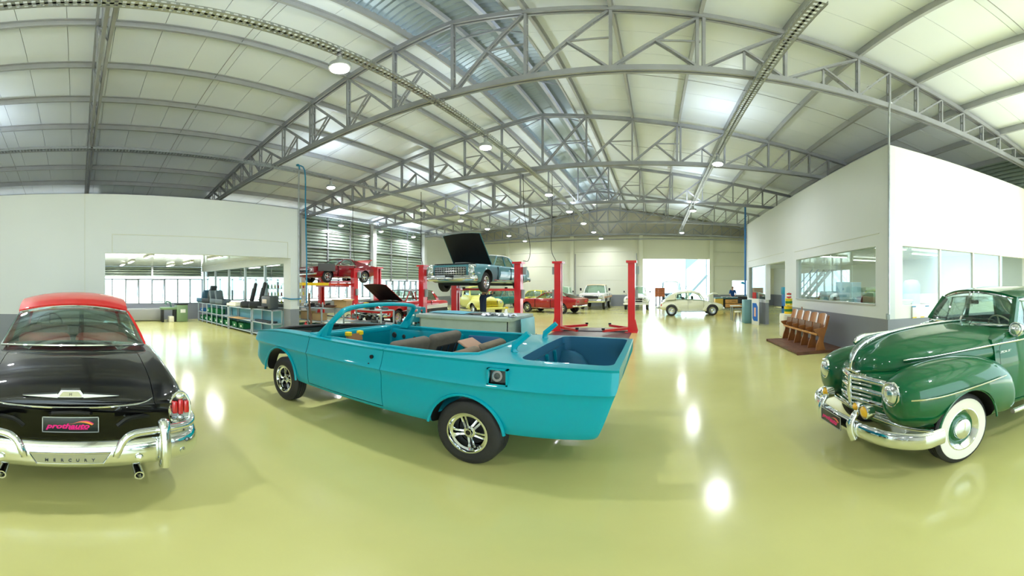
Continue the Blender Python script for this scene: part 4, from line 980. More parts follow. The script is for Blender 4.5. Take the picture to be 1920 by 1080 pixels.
    # bumper, overriders, fog lamps, plate
    pth = [(1.86, .93, .43), (2.05, .90, .42), (2.21, .72, .415), (2.29, .42, .41), (2.315, 0, .41)]
    h = spline(pth, 5); full = h+[(x, -y, z) for x, y, z in reversed(h[:-1])]
    b = MB(); b.tube(full, .078, 14, up=(0, 0, 1), flat=.45); bp = b.build('front_bumper', CHROME, car, 50)
    for s_ in (1, -1):
        b = MB(); b.tube(spline([(2.33, s_*.30, .31), (2.36, s_*.30, .40), (2.35, s_*.30, .50), (2.30, s_*.30, .57), (2.26, s_*.30, .575)], 3), [.035]*6+[.032]*4+[.026, .02, .014], 8); b.build('overrider', CHROME, bp, 50)
    for y, z, r in ((.40, .60, .062), (-.34, .60, .060), (.26, .615, .042)): round_light(car, 'fog_lamp', (2.27, y, z), r, (1, 0, 0), lens=AMBER, depth=.06)
    plate(car, (2.37, -.06, .41), 0, .40, .135)
    for s_ in (1, -1):
        for x in (1.49, -1.49): wheel(car, x, s_, .83, .355, .165, .205, 'white', body=GRNP, n=40)
    b = MB(); b.lathe([(.03, .105), (.001, .106)], (1.49, .73, .355), (0, 1, 0), 16); b.build('cap_badge', mat('badge_red', (190, 40, 40), .3), car)
    return car
green_sedan()
# ------------------------------------------------------------------ two-post lifts
def lift(x0, x1, Y, z_arm, label, far_motor=True):
    t = thing('two_post_lift', label, 'car lift', ((x0+x1)/2, Y, 0)); hw = (x1-x0)/2
    for s_ in (-1, 1):
        X = s_*hw
        b = MB(); b.prism([(X-s_*.13, -.15), (X+s_*.13, -.15), (X+s_*.13, .15), (X-s_*.13, .15), (X-s_*.13, .06), (X+s_*.05, .06), (X+s_*.05, -.06), (X-s_*.13, -.06)], 'z', .02, 2.62); p = b.build('post', REDP, t)
        b = MB(); b.box(X-.20, X+.20, -.22, .22, 2.62, 2.70); b.build('post_cap', REDP, p)
        b = MB(); b.box(X-.24, X+.24, -.32, .32, 0, .025); b.build('base_plate', REDP, p)
        for q in (-1, 1): b = MB(); b.prism([(X+s_*.13, .02), (X+s_*.24, .02), (X+s_*.13, .5)], 'y', q*.15-.01, q*.15+.01); b.build('gusset', REDP, p)
        b = MB(); b.box(X-s_*.05-.06, X-s_*.05+.06, -.055, .055, z_arm-.15, z_arm+.55); c = b.build('carriage', REDP, t)
        for q in (-1, 1):
            b = MB(); ex, ey = X-s_*.95, q*.95; b.bar((X-s_*.12, q*.05, z_arm), (ex, ey, z_arm), .10, .09); a = b.build('lift_arm', REDP, t)
            b = MB(); b.cyl((ex, ey, z_arm+.03), (ex, ey, z_arm+.10), .06, n=12); b.build('lift_pad', BLACK, a)
        b = MB(); b.box(X+s_*.14, X+s_*.24, -.06, .06, 1.25, 1.6); b.build('control_box', GREYP, p)
        b = MB(); b.box(X+s_*.15, X+s_*.28, .08, .22, 2.2, 2.5); b.build('motor', BENCHG, p)
    b = MB(); b.box(-hw+.1, hw-.1, -.13, .13, .0, .035); b.build('floor_cover', mat('dark_steel_plate', (58, 50, 54), .35, .4), t)
    return t
lift(-3.75, -.90, 13.9, .14, 'empty red two-post car lift with dark floor plate')
lift(-8.2, -5.3, 13.6, 1.60, 'red two-post lift holding up the blue car with open hood')
lift(-12.8, -9.95, 13.6, .14, 'red two-post lift around the red wagon with open hood')
lift(-17.4, -14.5, 13.6, 1.98, 'red two-post lift holding up the dark red fastback')
# ------------------------------------------------------------------ generic cars
def auto(W, zb, pts, sill=.05):
    out = []
    for p in pts:
        x, zt, zc, k = p[:4]; bt = p[4] if len(p) > 4 else zb; dxt = p[5] if len(p) > 5 else 0; w_ = W*k; md = bt+(zt-bt)*.62
        prof = [(0, bt), (w_*.82, bt), (w_*.94, bt+sill), (w_*.985, bt+(zt-bt)*.35), (w_, md), (w_*.985, bt+(zt-bt)*.82), (w_*.94, zt), (w_*.80, zt+(zc-zt)*.4), (0, zc)]
        out.append(sec(x, prof, [0, 0, 0, dxt*.4, dxt*.7, dxt, dxt, dxt, dxt]))
    return out
def basic_car(name, label, loc, rz, m, W, zb, pts, ax, r, gh, m_roof=None, style='steel', z=0, ar=.06, track=.93, bump=True, seams=(), doors_z=None, lights=None, smooth=38, wb_body=None, n=18):
    car = thing(name, label, 'car', (loc[0], loc[1], z), rz)
    body = solid(net(auto(W, zb, pts), 3, 2, (1,))).build('body', m, car, smooth)
    c = MB()
    for x in ax: c.cyl((x, -W*1.3, r+.02), (x, -W*.66, r+.02), r+ar, n=22); c.cyl((x, W*.66, r+.02), (x, W*1.3, r+.02), r+ar, n=22)
    boolean(body, c, mats=[DARK]); resmooth(body, smooth)
    if gh: greenhouse(car, gh, m_roof or m, gh.get('pm') or m, CGLASS, CHROME)
    for s_ in (1, -1):
        for x in ax: wheel(car, x, s_, W*track, r, .19, r*.6, style, body=m, n=n)
        for x in seams: b = MB(); b.box(x-.006, x+.006, s_*W*.955, s_*W*1.012, zb+.12, gh['Bf'][2]-.05 if gh else .9); b.build('door_seam', DARK, car)
        for k, (x0, x1) in enumerate(zip(seams, seams[1:])): b = MB(); b.rbox((x1-.18 if x1 > x0 else x1+.18, s_*W*.99, (gh['Bf'][2] if gh else .9)-.16), (.14, .03, .025), .01); b.build('door_handle', CHROME, car)
    return car
def bumper(car, x, W, z, d=.10, h=.07, sgn=1, nm='bumper', m=CHROME, flat=.5):
    b = MB(); p = [(x-sgn*d*2.2, W, z), (x-sgn*d*.6, W*.95, z), (x, W*.6, z), (x+sgn*.03, 0, z)]; hh = spline(p, 3); b.tube(hh+[(a, -c, e) for a, c, e in reversed(hh[:-1])], h, 8, up=(0, 0, 1), flat=flat); return b.build(nm, m, car, 50)
def hood_up(car, x, z, L, W, ang, m, m_in=BLACK, nm='open_hood', peak=.05):
    """hood hinged at x (rear edge), raised by ang"""
    rows = []
    for i in range(5):
        t = i/4; rows.append([(x+math.cos(ang)*L*t-math.sin(ang)*peak*(1-q*q)*1, q*W*(1-.06*t), z+math.sin(ang)*L*t+math.cos(ang)*peak*(1-q*q)) for q in (1, .5, 0, -.5, -1)])
    b = MB(); b.shell(rows, .02); o = b.build(nm, m, car, 40)
    rows2 = [[(p[0]+math.sin(ang)*.025, p[1]*.96, p[2]-math.cos(ang)*.025) for p in r] for r in rows]
    b = MB(); b.shell(rows2, .012, flip=True); u = b.build('hood_underside', m_in, o, 40)
    for q in (-.45, .45): b = MB(); b.bar(rows2[1][2][:1]+(q*W,)+(rows2[1][2][2]-.02,), rows2[3][2][:1]+(q*W*1.2,)+(rows2[3][2][2]-.02,), .05, .02); b.build('hood_rib', m_in, u)
    return o
BLU = paint('blue_grey_paint', (70, 128, 140), .3, .9, .15)
def blue_sedan_on_lift():
    W = 1.0; m = BLU
    car = basic_car('convertible_sedan', 'blue-grey classic car with raised hood high on the red lift', (-6.78, 13.45), -math.pi/2, m, W, .34,
        [(-2.98, .92, .92, .90, .46, -.06), (-2.8, .98, .98, .96, .40), (-2.0, 1.0, 1.01, 1), (-.8, 1.0, 1.02, 1), (.8, 1.0, 1.03, 1), (1.6, 1.0, 1.01, 1), (2.3, .98, .99, .98), (2.52, .96, .95, .97, .46, .05)],
        (1.62, -1.65), .36, dict(Bf=(.85, .84, 1.0), Tf=(.25, .70, 1.40), Tr=(-1.1, .70, 1.40), Br=(-1.75, .82, 1.0), W=(-1.25, -.9), B=[(-.35, -.35)], crown=.05), mat('white_top', (238, 238, 236), .4), 'steel', z=1.52, ar=.09, seams=(.75, -.55), n=26)
    hood_up(car, .92, 1.03, 1.42, .84, R(50), m, peak=.09)
    b = MB(); b.box(.95, 2.40, -.78, .78, .99, 1.015); b.build('engine_bay', DARK, car)
    b = MB(); b.rbox((1.6, 0, 1.03), (.6, .5, .12), .04); b.build('air_cleaner', mat('engine_grey', (110, 116, 116), .5), car, 40)
    # grille, stacked lamps, bumper
    b = MB(); b.rbox((2.56, 0, .74), (.06, 1.28, .30), .03); g = b.build('grille', DCHROME, car, 40)
    for k in range(13): b = MB(); b.box(2.585, 2.605, -.60+k*.1-.03, -.60+k*.1+.03, .61, .87); b.build('grille_slot', mat('grille_dark', (70, 74, 76), .4, .6), g)
    for k in range(3): b = MB(); b.box(2.60, 2.61, -.63, .63, .66+k*.08-.006, .66+k*.08+.006); b.build('grille_bar', CHROME, g)
    for s_ in (1, -1):
        b = MB(); b.rbox((2.50, s_*.83, .78), (.18, .26, .40), .06); hb = b.build('lamp_housing', CHROME, car, 40)
        for z in (.88, .70): round_light(car, 'headlight', (2.595, s_*.83, z), .075, depth=.04, n=14)
        b = MB(); b.rbox((2.58, s_*.74, .50), (.16, .44, .20), .07); b.build('bumper_end', CHROME, car, 40)
        b = MB(); b.tube([(1.1, s_*1.0, .45), (-1.2, s_*1.005, .45)], .015, 6); b.build('side_trim', CHROME, car)
        b = MB(); b.rbox((-2.99, s_*.82, .75), (.05, .12, .34), .03); b.build('tail_lamp', REDLENS, car, 40)
    bumper(car, 2.66, .97, .49, .1, .10); bumper(car, -3.05, .97, .52, .1, .10, -1, 'rear_bumper')
    b = MB(); b.rbox((2.72, .05, .52), (.02, .34, .13), .01); b.build('plate_recess', DARK, car, 40)
    b = MB(); b.box(-2.4, 2.2, -.55, .55, .24, .34); b.cyl((1.62, -.8, .36), (1.62, .8, .36), .05, n=8); b.cyl((-1.65, -.8, .36), (-1.65, .8, .36), .06, n=8); b.build('chassis', DARK, car)
    return car
blue_sedan_on_lift()
FPTS = [(-2.26, .92, .95, .92, .44, -.10), (-2.1, .98, 1.0, .97, .40), (-1.4, 1.0, 1.02, 1), (-.3, .93, .98, .99), (.75, .92, .98, .99), (1.6, .90, .94, .98), (2.15, .84, .86, .95), (2.30, .80, .82, .93, .42, .06)]
def fastback(name, label, loc, rz, m, z=0, trunk=False, n=20):
    car = basic_car(name, label, loc, rz, m, .90, .27, FPTS, (1.40, -1.34), .325,
        dict(Bf=(.72, .75, .95), Tf=(.10, .62, 1.29), Tr=(-.62, .60, 1.28), Br=(-1.95, .70, 1.01), W=(-.75, -.55), B=[], crown=.05, dz=.02, rb=-.08, rt=-.05), m, 'mag', z=z, ar=.05, seams=(.72, -.50), n=n)
    bumper(car, 2.36, .86, .46, .08, .05); bumper(car, -2.33, .86, .50, .08, .05, -1, 'rear_bumper')
    b = MB(); b.rbox((2.31, 0, .66), (.06, 1.0, .20), .04); b.build('grille', DARK, car, 40)
    for s_ in (1, -1):
        round_light(car, 'headlight', (2.30, s_*.68, .68), .085, n=14)
        for k in range(3): b = MB(); b.rbox((-2.33, s_*(.40+.1*k), .78), (.05, .07, .17), .02); b.build('tail_lamp', REDLENS, car, 40)
        b = MB(); b.tube([(1.0, s_*.90, .335), (-.95, s_*.905, .335)], .016, 6); b.build('sill_trim', CHROME, car)
        b = MB(); b.rbox((.62, s_*.93, .99), (.07, .10, .06), .02); b.build('door_mirror', CHROME, car, 40)
        b = MB(); b.rbox((-.95, s_*.885, .80), (.24, .03, .10), .02); b.build('side_scoop', m, car, 40)
    if trunk:
        rows = [[(-1.75-.45*t, q*.62, 1.02+.34*t+.05*math.sin(t*3)) for q in (1, .5, 0, -.5, -1)] for t in (0, .33, .66, 1)]
        b = MB(); b.shell(rows, .03); b.build('open_boot_lid', paint('bright_red', (205, 40, 38), .3), car, 40)
    return car
DRED = paint('dark_red_paint', (128, 14, 28), .25); MRED = paint('candy_red_paint', (150, 26, 30), .25)
fb = fastback('fastback_car', 'dark red fastback raised on a lift by the louvered wall', (-15.95, 13.65), -math.pi/2, DRED, 1.93, True)
b = MB(); b.rbox((1.55, .93, .80), (1.15, .03, .40), .012); b.build('fender_apron', mat('apron_grey', (92, 92, 92), .8), fb, 40)
b = MB(); b.tube([(2.2, .5, .95), (2.4, .45, 1.25)], .008, 6); b.build('wiper', BLACK, fb)
r_ = thing('lift_runway', 'yellow and red lift runway under the raised dark red fastback', 'ramp', (-14.98, 13.0, 0))
b = MB(); b.box(-.13, .13, -2.6, -.9, 1.78, 1.92); b.build('yellow_section', YEL, r_); b = MB(); b.box(-.12, .12, -.9, .9, 1.78, 1.90); b.build('red_section', mat('orange_red', (222, 70, 40), .4), r_)
b = MB(); b.box(-1.8, -1.55, -2.6, .9, 1.78, 1.92); b.build('far_runway', YEL, r_)
for y in (-.4, .6): b = MB(); b.box(-1.6, .0, y-.05, y+.05, 1.70, 1.78); b.build('cross_beam', REDP, r_)
fastback('fastback_car', 'candy red fastback parked on the floor beyond the empty lift', (-6.85, 23.6), R(162.5), MRED)
# red four-door with dark roof and raised hood
RED = paint('bright_red_paint', (196, 28, 34), .25); DTOP = mat('charcoal_top', (66, 70, 72), .4)
def red_wagon():
    m = RED
    car = basic_car('station_wagon', 'bright red four-door with charcoal roof and raised hood between red posts', (-11.35, 13.9), -math.pi/2, m, .95, .36,
        [(-2.55, .95, .98, .92, .46, -.12), (-2.3, 1.0, 1.03, .97), (-1.2, 1.02, 1.04, 1), (.8, 1.03, 1.06, 1), (1.6, 1.02, 1.04, .99), (2.2, .98, .98, .96), (2.35, .94, .94, .94, .44, .05)], (1.45, -1.45), .34,
        dict(Bf=(.80, .79, 1.05), Tf=(.35, .66, 1.48), Tr=(-1.55, .66, 1.48), Br=(-2.0, .76, 1.05), W=(-1.75, -1.45), B=[(-.05, -.05), (-.95, -.9)], crown=.05, pm=None), DTOP, 'steel', ar=.06, seams=(.75, -.15, -1.05))
    hood_up(car, .92, 1.07, 1.35, .74, R(33), m, mat('hood_dark', (40, 20, 20), .6))
    b = MB(); b.box(.95, 2.2, -.7, .7, 1.04, 1.062); b.build('engine_bay', DARK, car)
    for s_ in (1, -1):
        b = MB(); b.prism([(1.3, .62), (-2.5, .66), (-2.5, .86), (-.4, .80)], 'y', s_*.945, s_*.965); b.build('side_flash', mat('white_flash', (230, 230, 228), .4), car)
        b = MB(); b.prism([(1.0, .42), (-2.5, .44), (-2.5, .65), (1.2, .60)], 'y', s_*.93, s_*.955); b.build('lower_panel', BLACK, car)
        round_light(car, 'headlight', (2.36, s_*.74, .86), .09, n=12); b = MB(); b.rbox((-2.66, s_*.8, .8), (.06, .10, .28), .03); b.build('tail_lamp', REDLENS, car, 40)
    bumper(car, 2.45, .93, .5, .1, .08); bumper(car, -2.72, .93, .52, .1, .08, -1, 'rear_bumper'); return car
red_wagon()
# yellow and teal sedans at the back
def sedan(name, label, loc, rz, m, wagon=False, roofm=None, style='steel', hd=()):
    tr, br, wt = ((-1.75, .60, 1.36), (-2.05, .70, .93), (-1.8, -1.6)) if wagon else ((-1.0, .58, 1.33), (-1.55, .70, .93), (-1.15, -.9))
    car = basic_car(name, label, loc, rz, m, .86, .30, [(-2.2, .84, .86, .93, .42, -.05), (-2.0, .90, .92, .97), (-1.0, .92, .94, 1), (.7, .92, .95, 1), (1.5, .90, .92, .99), (2.05, .86, .87, .96), (2.18, .82, .82, .93, .42, .04)], (1.30, -1.28), .31,
        dict(Bf=(.72, .73, .93), Tf=(.20, .58, 1.33), Tr=tr, Br=br, W=wt, B=[(-.30, -.28)]+([(-1.1, -1.05)] if wagon else []), crown=.05), roofm or m, style, seams=(.7, -.3), n=14)
    bumper(car, 2.25, .84, .46, .08, .05); bumper(car, -2.28, .84, .48, .08, .05, -1, 'rear_bumper')
    b = MB(); b.rbox((2.19, 0, .66), (.05, 1.3, .20), .03); b.build('grille', DARK, car, 40)
    for s_ in (1, -1):
        round_light(car, 'headlight', (2.22, s_*.60, .67), .085, n=12); b = MB(); b.rbox((-2.24, s_*.66, .68), (.05, .26, .10), .02); b.build('tail_lamp', REDLENS, car, 40)
        for y in hd: b = MB(); b.box(.9, 2.1, s_*y-.10, s_*y+.10, .90, .925); b.build('hood_stripe', BLACK, car)
    return car
sedan('estate_car', 'teal estate car with dark grille parked behind the raised blue car', (-12.3, 27.2), R(-104), paint('teal_green', (10, 108, 112), .3), True)
sedan('sedan_car', 'bright yellow sedan parked behind the candy red fastback', (-9.55, 28.3), R(-94), paint('lemon_paint', (236, 222, 20), .3), hd=(.25,))
# ------------------------------------------------------------------ pickups
def fender_ring(x, y0, y1, z0, z1, n=14, e=2.3):
    yc, zc, a, c = (y0+y1)/2, (z0+z1)/2, (y1-y0)/2, (z1-z0)/2; r = []
    for k in range(n):
        t = 2*math.pi*k/n; cs, sn = math.cos(t), math.sin(t); r.append((x, yc+a*math.copysign(abs(cs)**(2/e), cs), zc+c*math.copysign(abs(sn)**(2/e), sn)))
    return r
def fenders(car, TB, ax, r, m, nm, zc):
    for s_ in (1, -1):
        cols = [spline(list(c), 2) for c in zip(*[fender_ring(*t) for t in TB])]; b = MB(); b.loft([[c[i] for c in cols] for i in range(len(cols[0]))]); b = b if s_ == 1 else flipy(b)
        o = b.build(nm, m, car, 50); boolean(o, arch(ax, s_, r, zc, .40, 1.3, 22), mats=[DARK]); resmooth(o, 45)
def old_pickup(name, label, loc, rz, m, grille='chevy', m_roof=None, full=True):
    car = thing(name, label, 'truck', (loc[0], loc[1], 0), rz)
    def hs(x, w_, top, bot): return sec(x, [(0, bot), (w_*.85, bot), (w_, bot+.05), (w_*1.02, bot+(top-bot)*.4), (w_*.85, bot+(top-bot)*.78), (w_*.45, top-.03), (0, top)])
    solid(net([hs(.55, .66, 1.22, .70), hs(1.2, .60, 1.20, .70), hs(1.75, .52, 1.13, .70), hs(2.02, .42, 1.02, .72), hs(2.08, .30, .92, .74)], 3, 2)).build('hood', m, car, 50)
    fenders(car, [(2.14, .52, .74, .56, .80), (2.08, .44, .84, .48, .88), (1.9, .38, .92, .42, .96), (1.5, .38, .95, .38, 1.02), (1.1, .42, .95, .36, .95), (.75, .50, .93, .34, .74), (.45, .62, .90, .34, .50)], 1.48, .40, m, 'front_fender', .37)
    fenders(car, [(-1.0, .72, .88, .40, .55), (-1.15, .70, .94, .38, .80), (-1.5, .68, .97, .38, .92), (-1.9, .68, .95, .38, .80), (-2.1, .70, .88, .42, .60)], -1.5, .40, m, 'rear_fender', .37)
    solid(net(auto(.80, .38, [(-.62, 1.16, 1.18, .97), (-.1, 1.18, 1.2, 1), (.5, 1.18, 1.2, .96), (.68, 1.14, 1.16, .88)]), 3, 2, (1,))).build('cab', m, car, 40)
    greenhouse(car, dict(Bf=(.58, .68, 1.17), Tf=(.36, .60, 1.62), Tr=(-.50, .62, 1.62), Br=(-.62, .70, 1.17), W=(-.42, -.36), B=[], crown=.08, dz=.03, fb=.12, ft=.08, rb=-.03, rt=-.03, pw=.08), m_roof or m, m, CGLASS, CHROME)
    b = MB()
    for q in ((-2.3, -.70, -.68, -.62, .55, 1.02), (-2.3, -.70, .62, .68, .55, 1.02), (-2.3, -2.24, -.68, .68, .55, 1.0), (-2.3, -.7, -.68, .68, .52, .58), (-.76, -.70, -.68, .68, .55, 1.02)): b.box(*q)
    b.build('bed', m, car)
    for s_ in (1, -1):
        b = MB(); b.box(-.95, .6, s_*.80-.12, s_*.80+.12, .34, .38); b.build('running_board', BLACK, car)
        round_light(car, 'headlight', (2.13, s_*.64, .80), .095, n=14, ring=m if grille != 'chevy' else CHROME)
        for x in (1.48, -1.5): wheel(car, x, s_, .88, .35, .17, .2, 'steel', n=16)
        b = MB(); b.bar((.50, s_*.78, 1.12), (.52, s_*.98, 1.28), .012, .012); b.rbox((.52, s_*1.0, 1.32), (.03, .10, .14), .012); b.build('door_mirror', BLACK, car)
    if grille == 'chevy':
        for z, h in ((.88, .05), (.72, .05), (.56, .05)): b = MB(); b.rbox((2.12, 0, z), (.09, .98, h), .02); b.build('grille_bar', m, car, 40)
        b = MB(); b.box(2.0, 2.08, -.46, .46, .50, .92); b.build('grille_opening', DARK, car)
    else:
        for k in range(5): b = MB(); b.rbox((2.12, 0, .52+.085*k), (.08, .92-.05*k, .045), .02); b.build('grille_bar', mat('yellow_grille', (236, 214, 30), .4), car, 40)
        b = MB(); b.box(2.0, 2.09, -.44, .44, .48, .90); b.build('grille_opening', DARK, car)
    bumper(car, 2.30, .90, .45, .08, .06, 1, 'front_bumper', WHITE if grille == 'chevy' else m)
    return car
PYEL = paint('pale_yellow_paint', (214, 212, 120), .35, .6); OFFW = paint('off_white_paint', (232, 232, 224), .3, .7); MINT = paint('mint_paint', (206, 222, 208), .35, .6)
old_pickup('pickup_truck', 'pale yellow vintage pickup with yellow grille behind the standing mechanic', (-10.9, 20.6), R(-38), PYEL, 'ford')
old_pickup('pickup_truck', 'off-white vintage pickup facing the camera left of the open gate', (-1.42, 28.9), -math.pi/2, OFFW, 'chevy')
old_pickup('pickup_truck', 'pale mint vintage pickup, only its cab showing behind the candy red fastback', (-7.55, 29.3), -math.pi/2, MINT, 'chevy')
def boxy_pickup():
    m = paint('white_truck_paint', (236, 234, 232), .3, .7)
    car = basic_car('pickup_truck', 'tall white pickup with tan roof facing the camera by the far wall', (-4.7, 29.0), -math.pi/2, m, .99, .52,
        [(-2.35, 1.18, 1.18, .97, .60), (-1.0, 1.2, 1.2, 1), (.4, 1.22, 1.25, 1), (1.2, 1.20, 1.25, 1), (2.1, 1.16, 1.2, .98), (2.26, 1.12, 1.14, .96, .60, .03)], (1.45, -1.5), .40,
        dict(Bf=(.75, .86, 1.22), Tf=(.30, .72, 1.78), Tr=(-.75, .72, 1.78), Br=(-.95, .84, 1.2), W=(-.70, -.62), B=[], crown=.05, rb=-.03, rt=-.03, pw=.07), mat('tan_roof', (206, 178, 140), .5), 'steel', ar=.08, seams=(.72, -.55))
    b = MB(); b.box(-2.2, -1.05, -.78, .78, .9, 1.4); boolean(kids(car)[0], b, mats=[DARK])
    b = MB(); b.rbox((2.29, 0, .93), (.06, 1.66, .26), .04); g = b.build('grille', DCHROME, car, 40)
    b = MB(); b.box(2.30, 2.33, -.52, .52, .84, 1.02); b.build('grille_opening', DARK, g)
    for s_ in (1, -1):
        round_light(car, 'headlight', (2.32, s_*.70, .93), .10, n=14)
        b = MB(); b.bar((.65, s_*.9, 1.3), (.68, s_*1.12, 1.45), .012, .012); b.rbox((.68, s_*1.13, 1.5), (.03, .14, .2), .012); b.build('door_mirror', BLACK, car)
        b = MB(); b.box(-2.3, 2.2, s_*.985-.01, s_*.985+.012, .86, .98); b.build('side_stripe', mat('stripe_tan', (200, 150, 110), .5), car)
    bumper(car, 2.42, .98, .66, .06, .10, 1, 'front_bumper'); return car
boxy_pickup()
# ------------------------------------------------------------------ cream beetle-shaped car
BEE = paint('cream_paint', (226, 226, 200), .3, .8)
def beetle():
    car = thing('small_round_car', 'cream rounded small car side-on before the open gate, front lid raised', 'car', (2.14, 22.2, 0), 0)
    m = BEE
    def bs(x, w_, top, bot=.28): return sec(x, [(0, bot), (w_*.9, bot), (w_, bot+.06), (w_*1.04, bot+(top-bot)*.5), (w_*.98, bot+(top-bot)*.8), (w_*.8, top-.03), (0, top)])
    solid(net([bs(-1.90, .20, .60, .44), bs(-1.78, .40, .76, .36), bs(-1.4, .54, .96, .30), bs(-.8, .62, 1.0), (bs(.3, .64, .96)), bs(.75, .60, .92), bs(1.2, .50, .78), bs(1.6, .38, .64, .32), bs(1.82, .22, .52, .38)], 3, 2)).build('body', m, car, 50)
    # roof shell with tall curve
    prof = [(-1.72, .86), (-1.35, 1.16), (-.95, 1.37), (-.4, 1.485), (.1, 1.48), (.42, 1.38), (.50, 1.34)]
    rows = [[(x, q*(.60 if x > -1.2 else .60-(-1.2-x)*.25)*(1.0 if abs(q) < .99 else 1), z-.085*abs(q)**3-(.0 if abs(q) < .99 else .05)) for q in (1, .85, .5, 0, -.5, -.85, -1)] for x, z in spline(prof, 3)]
    b = MB(); b.shell(rows, .03); b.build('roof', m, car, 50)
    for s_ in (1, -1):
        f = lambda x, y, z: (x, s_*y, z)
        quad(car, 'rear_quarter', [f(-.98, .64, .96), f(-1.62, .55, .90), f(-1.38, .56, 1.10), f(-.98, .60, 1.31)], m, .03)
        b = MB(); b.bar(f(.72, .60, .93), f(.44, .55, 1.33), .05, .05); b.build('windscreen_pillar', m, car)
        b = MB(); b.bar(f(-.22, .645, .96), f(-.22, .60, 1.37), .07, .04); b.build('door_pillar', m, car)
        b = MB(); b.bar(f(-.95, .645, .97), f(-.90, .60, 1.34), .06, .04); b.build('rear_pillar', m, car)
        quad(car, 'side_window', [f(.66, .61, .96), f(-.19, .635, .97), f(-.19, .59, 1.38), f(.42, .545, 1.33)], CGLASS); quad(car, 'side_window', [f(-.25, .635, .97), f(-.93, .63, .98), f(-.88, .585, 1.31), f(-.25, .59, 1.38)], CGLASS)
        
        for q in ((-.23, -.22, .655, .675, .36, .95), (.70, .71, .63, .645, .40, .92)): b = MB(); b.box(q[0], q[1], min(s_*q[2], s_*q[3]), max(s_*q[2], s_*q[3]), q[4], q[5]); b.build('door_seam', mat('seam_grey', (150, 150, 130), .6), car)
        b = MB(); b.rbox((-.10, s_*.675, .86), (.14, .03, .025), .01); b.build('door_handle', CHROME, car, 40)
        b = MB(); b.box(-.72, .72, s_*.70-.07, s_*.70+.07, .24, .28); b.build('running_board', GREYP, car)
        for x in (1.2, -1.2): wheel(car, x, s_, .77, .32, .15, .19, 'steel', n=20)
    sheet(car, 'windscreen', arcx(.74, .58, .93, .10), arcx(.46, .53, 1.33, .06, .03), CGLASS)
    sheet(car, 'rear_window', arcx(-1.52, .38, 1.06, -.06), arcx(-1.2, .38, 1.27, -.04, .03), CGLASS)
    fenders(car, [(1.86, .50, .66, .40, .58), (1.78, .44, .74, .32, .68), (1.5, .42, .78, .26, .74), (1.2, .44, .79, .24, .76), (.9, .50, .78, .24, .70), (.70, .58, .74, .24, .46), (.62, .62, .70, .24, .34)], 1.2, .36, m, 'front_fender', .33)
    fenders(car, [(-.62, .62, .72, .24, .36), (-.72, .58, .76, .24, .50), (-.95, .50, .79, .24, .72), (-1.25, .46, .79, .26, .78), (-1.6, .46, .77, .34, .72), (-1.84, .50, .68, .44, .58)], -1.2, .36, m, 'rear_fender', .33)
    rows = [[(x, q*w_, z-.05*q*q) for q in (1, .5, 0, -.5, -1)] for x, z, w_ in ((.80, .97, .46), (.92, 1.14, .46), (1.12, 1.28, .44), (1.40, 1.36, .38), (1.62, 1.33, .30), (1.74, 1.25, .22))]
    b = MB(); b.shell(rows, .02); b.build('open_front_lid', m, car, 50)
    bumper(car, 1.98, .66, .42, .08, .05, 1, 'front_bumper', WHITE); bumper(car, -2.02, .66, .44, .08, .05, -1, 'rear_bumper')
    for s_ in (1, -1): round_light(car, 'headlight', (1.78, s_*.60, .60), .085, (1, 0, .3), n=14); b = MB(); b.sphere((-1.80, s_*.64, .62), (.04, .05, .08), 10, 8); b.build('tail_lamp', REDLENS, car)
    b = MB(); b.rbox((-.5, 0, .9), (.16, 1.0, .4), .06); b.build('rear_seat', DARK, car, 50); b = MB(); b.rbox((.1, .3, .9), (.12, .44, .5), .05); b.build('front_seat', DARK, car, 50)
    return car
beetle()
# ------------------------------------------------------------------ left room: racks, seats, crates, machines
def rack(label, x0, x1, y0, y1, levels, nposts, m=ALU, ms=None, back=None, z0=0.0):
    t = thing('shelf_rack', label, 'shelving', ((x0+x1)/2, (y0+y1)/2, 0)); a, c, d, e = (x0-x1)/2, (x1-x0)/2, (y0-y1)/2, (y1-y0)/2
    for i in range(nposts):
        x = a+(c-a)*i/(nposts-1)
        for y in (d, e): b = MB(); b.box(x-.02, x+.02, y-.02, y+.02, 0, max(levels)); b.build('post', m, t)
    for z in levels: b = MB(); b.box(a-.02, c+.02, d-.02, e+.02, z-.03, z); b.build('shelf', ms or m, t)
    return t
SHG = mat('shelf_grey', (178, 190, 196), .4, .2); SHB = mat('shelf_blue', (110, 175, 205), .4)
rack('long grey shelf rack against the glass partition, with green crates inside', -17.6, -13.85, 6.02, 6.45, (.10, .50, .93), 7, SHG, SHG)
rack('grey shelf rack in the middle of the seat shelves, flat cardboard on it', -13.75, -11.75, 6.02, 6.45, (.10, .50, .93), 2, SHG, SHG)
rack('grey shelf rack ending at the white corner pillar', -11.65, -10.28, 6.02, 6.40, (.10, .50, .95), 2, SHG, SHG)
b = MB(); b.box(-17.5, -10.3, 6.49, 6.53, .05, .92); tag(b.build('backing_sheet', LBLUE), 'light blue sheet standing behind the long shelf racks', 'panel')  # bluish window light on the grey wainscot, put in as a coloured sheet
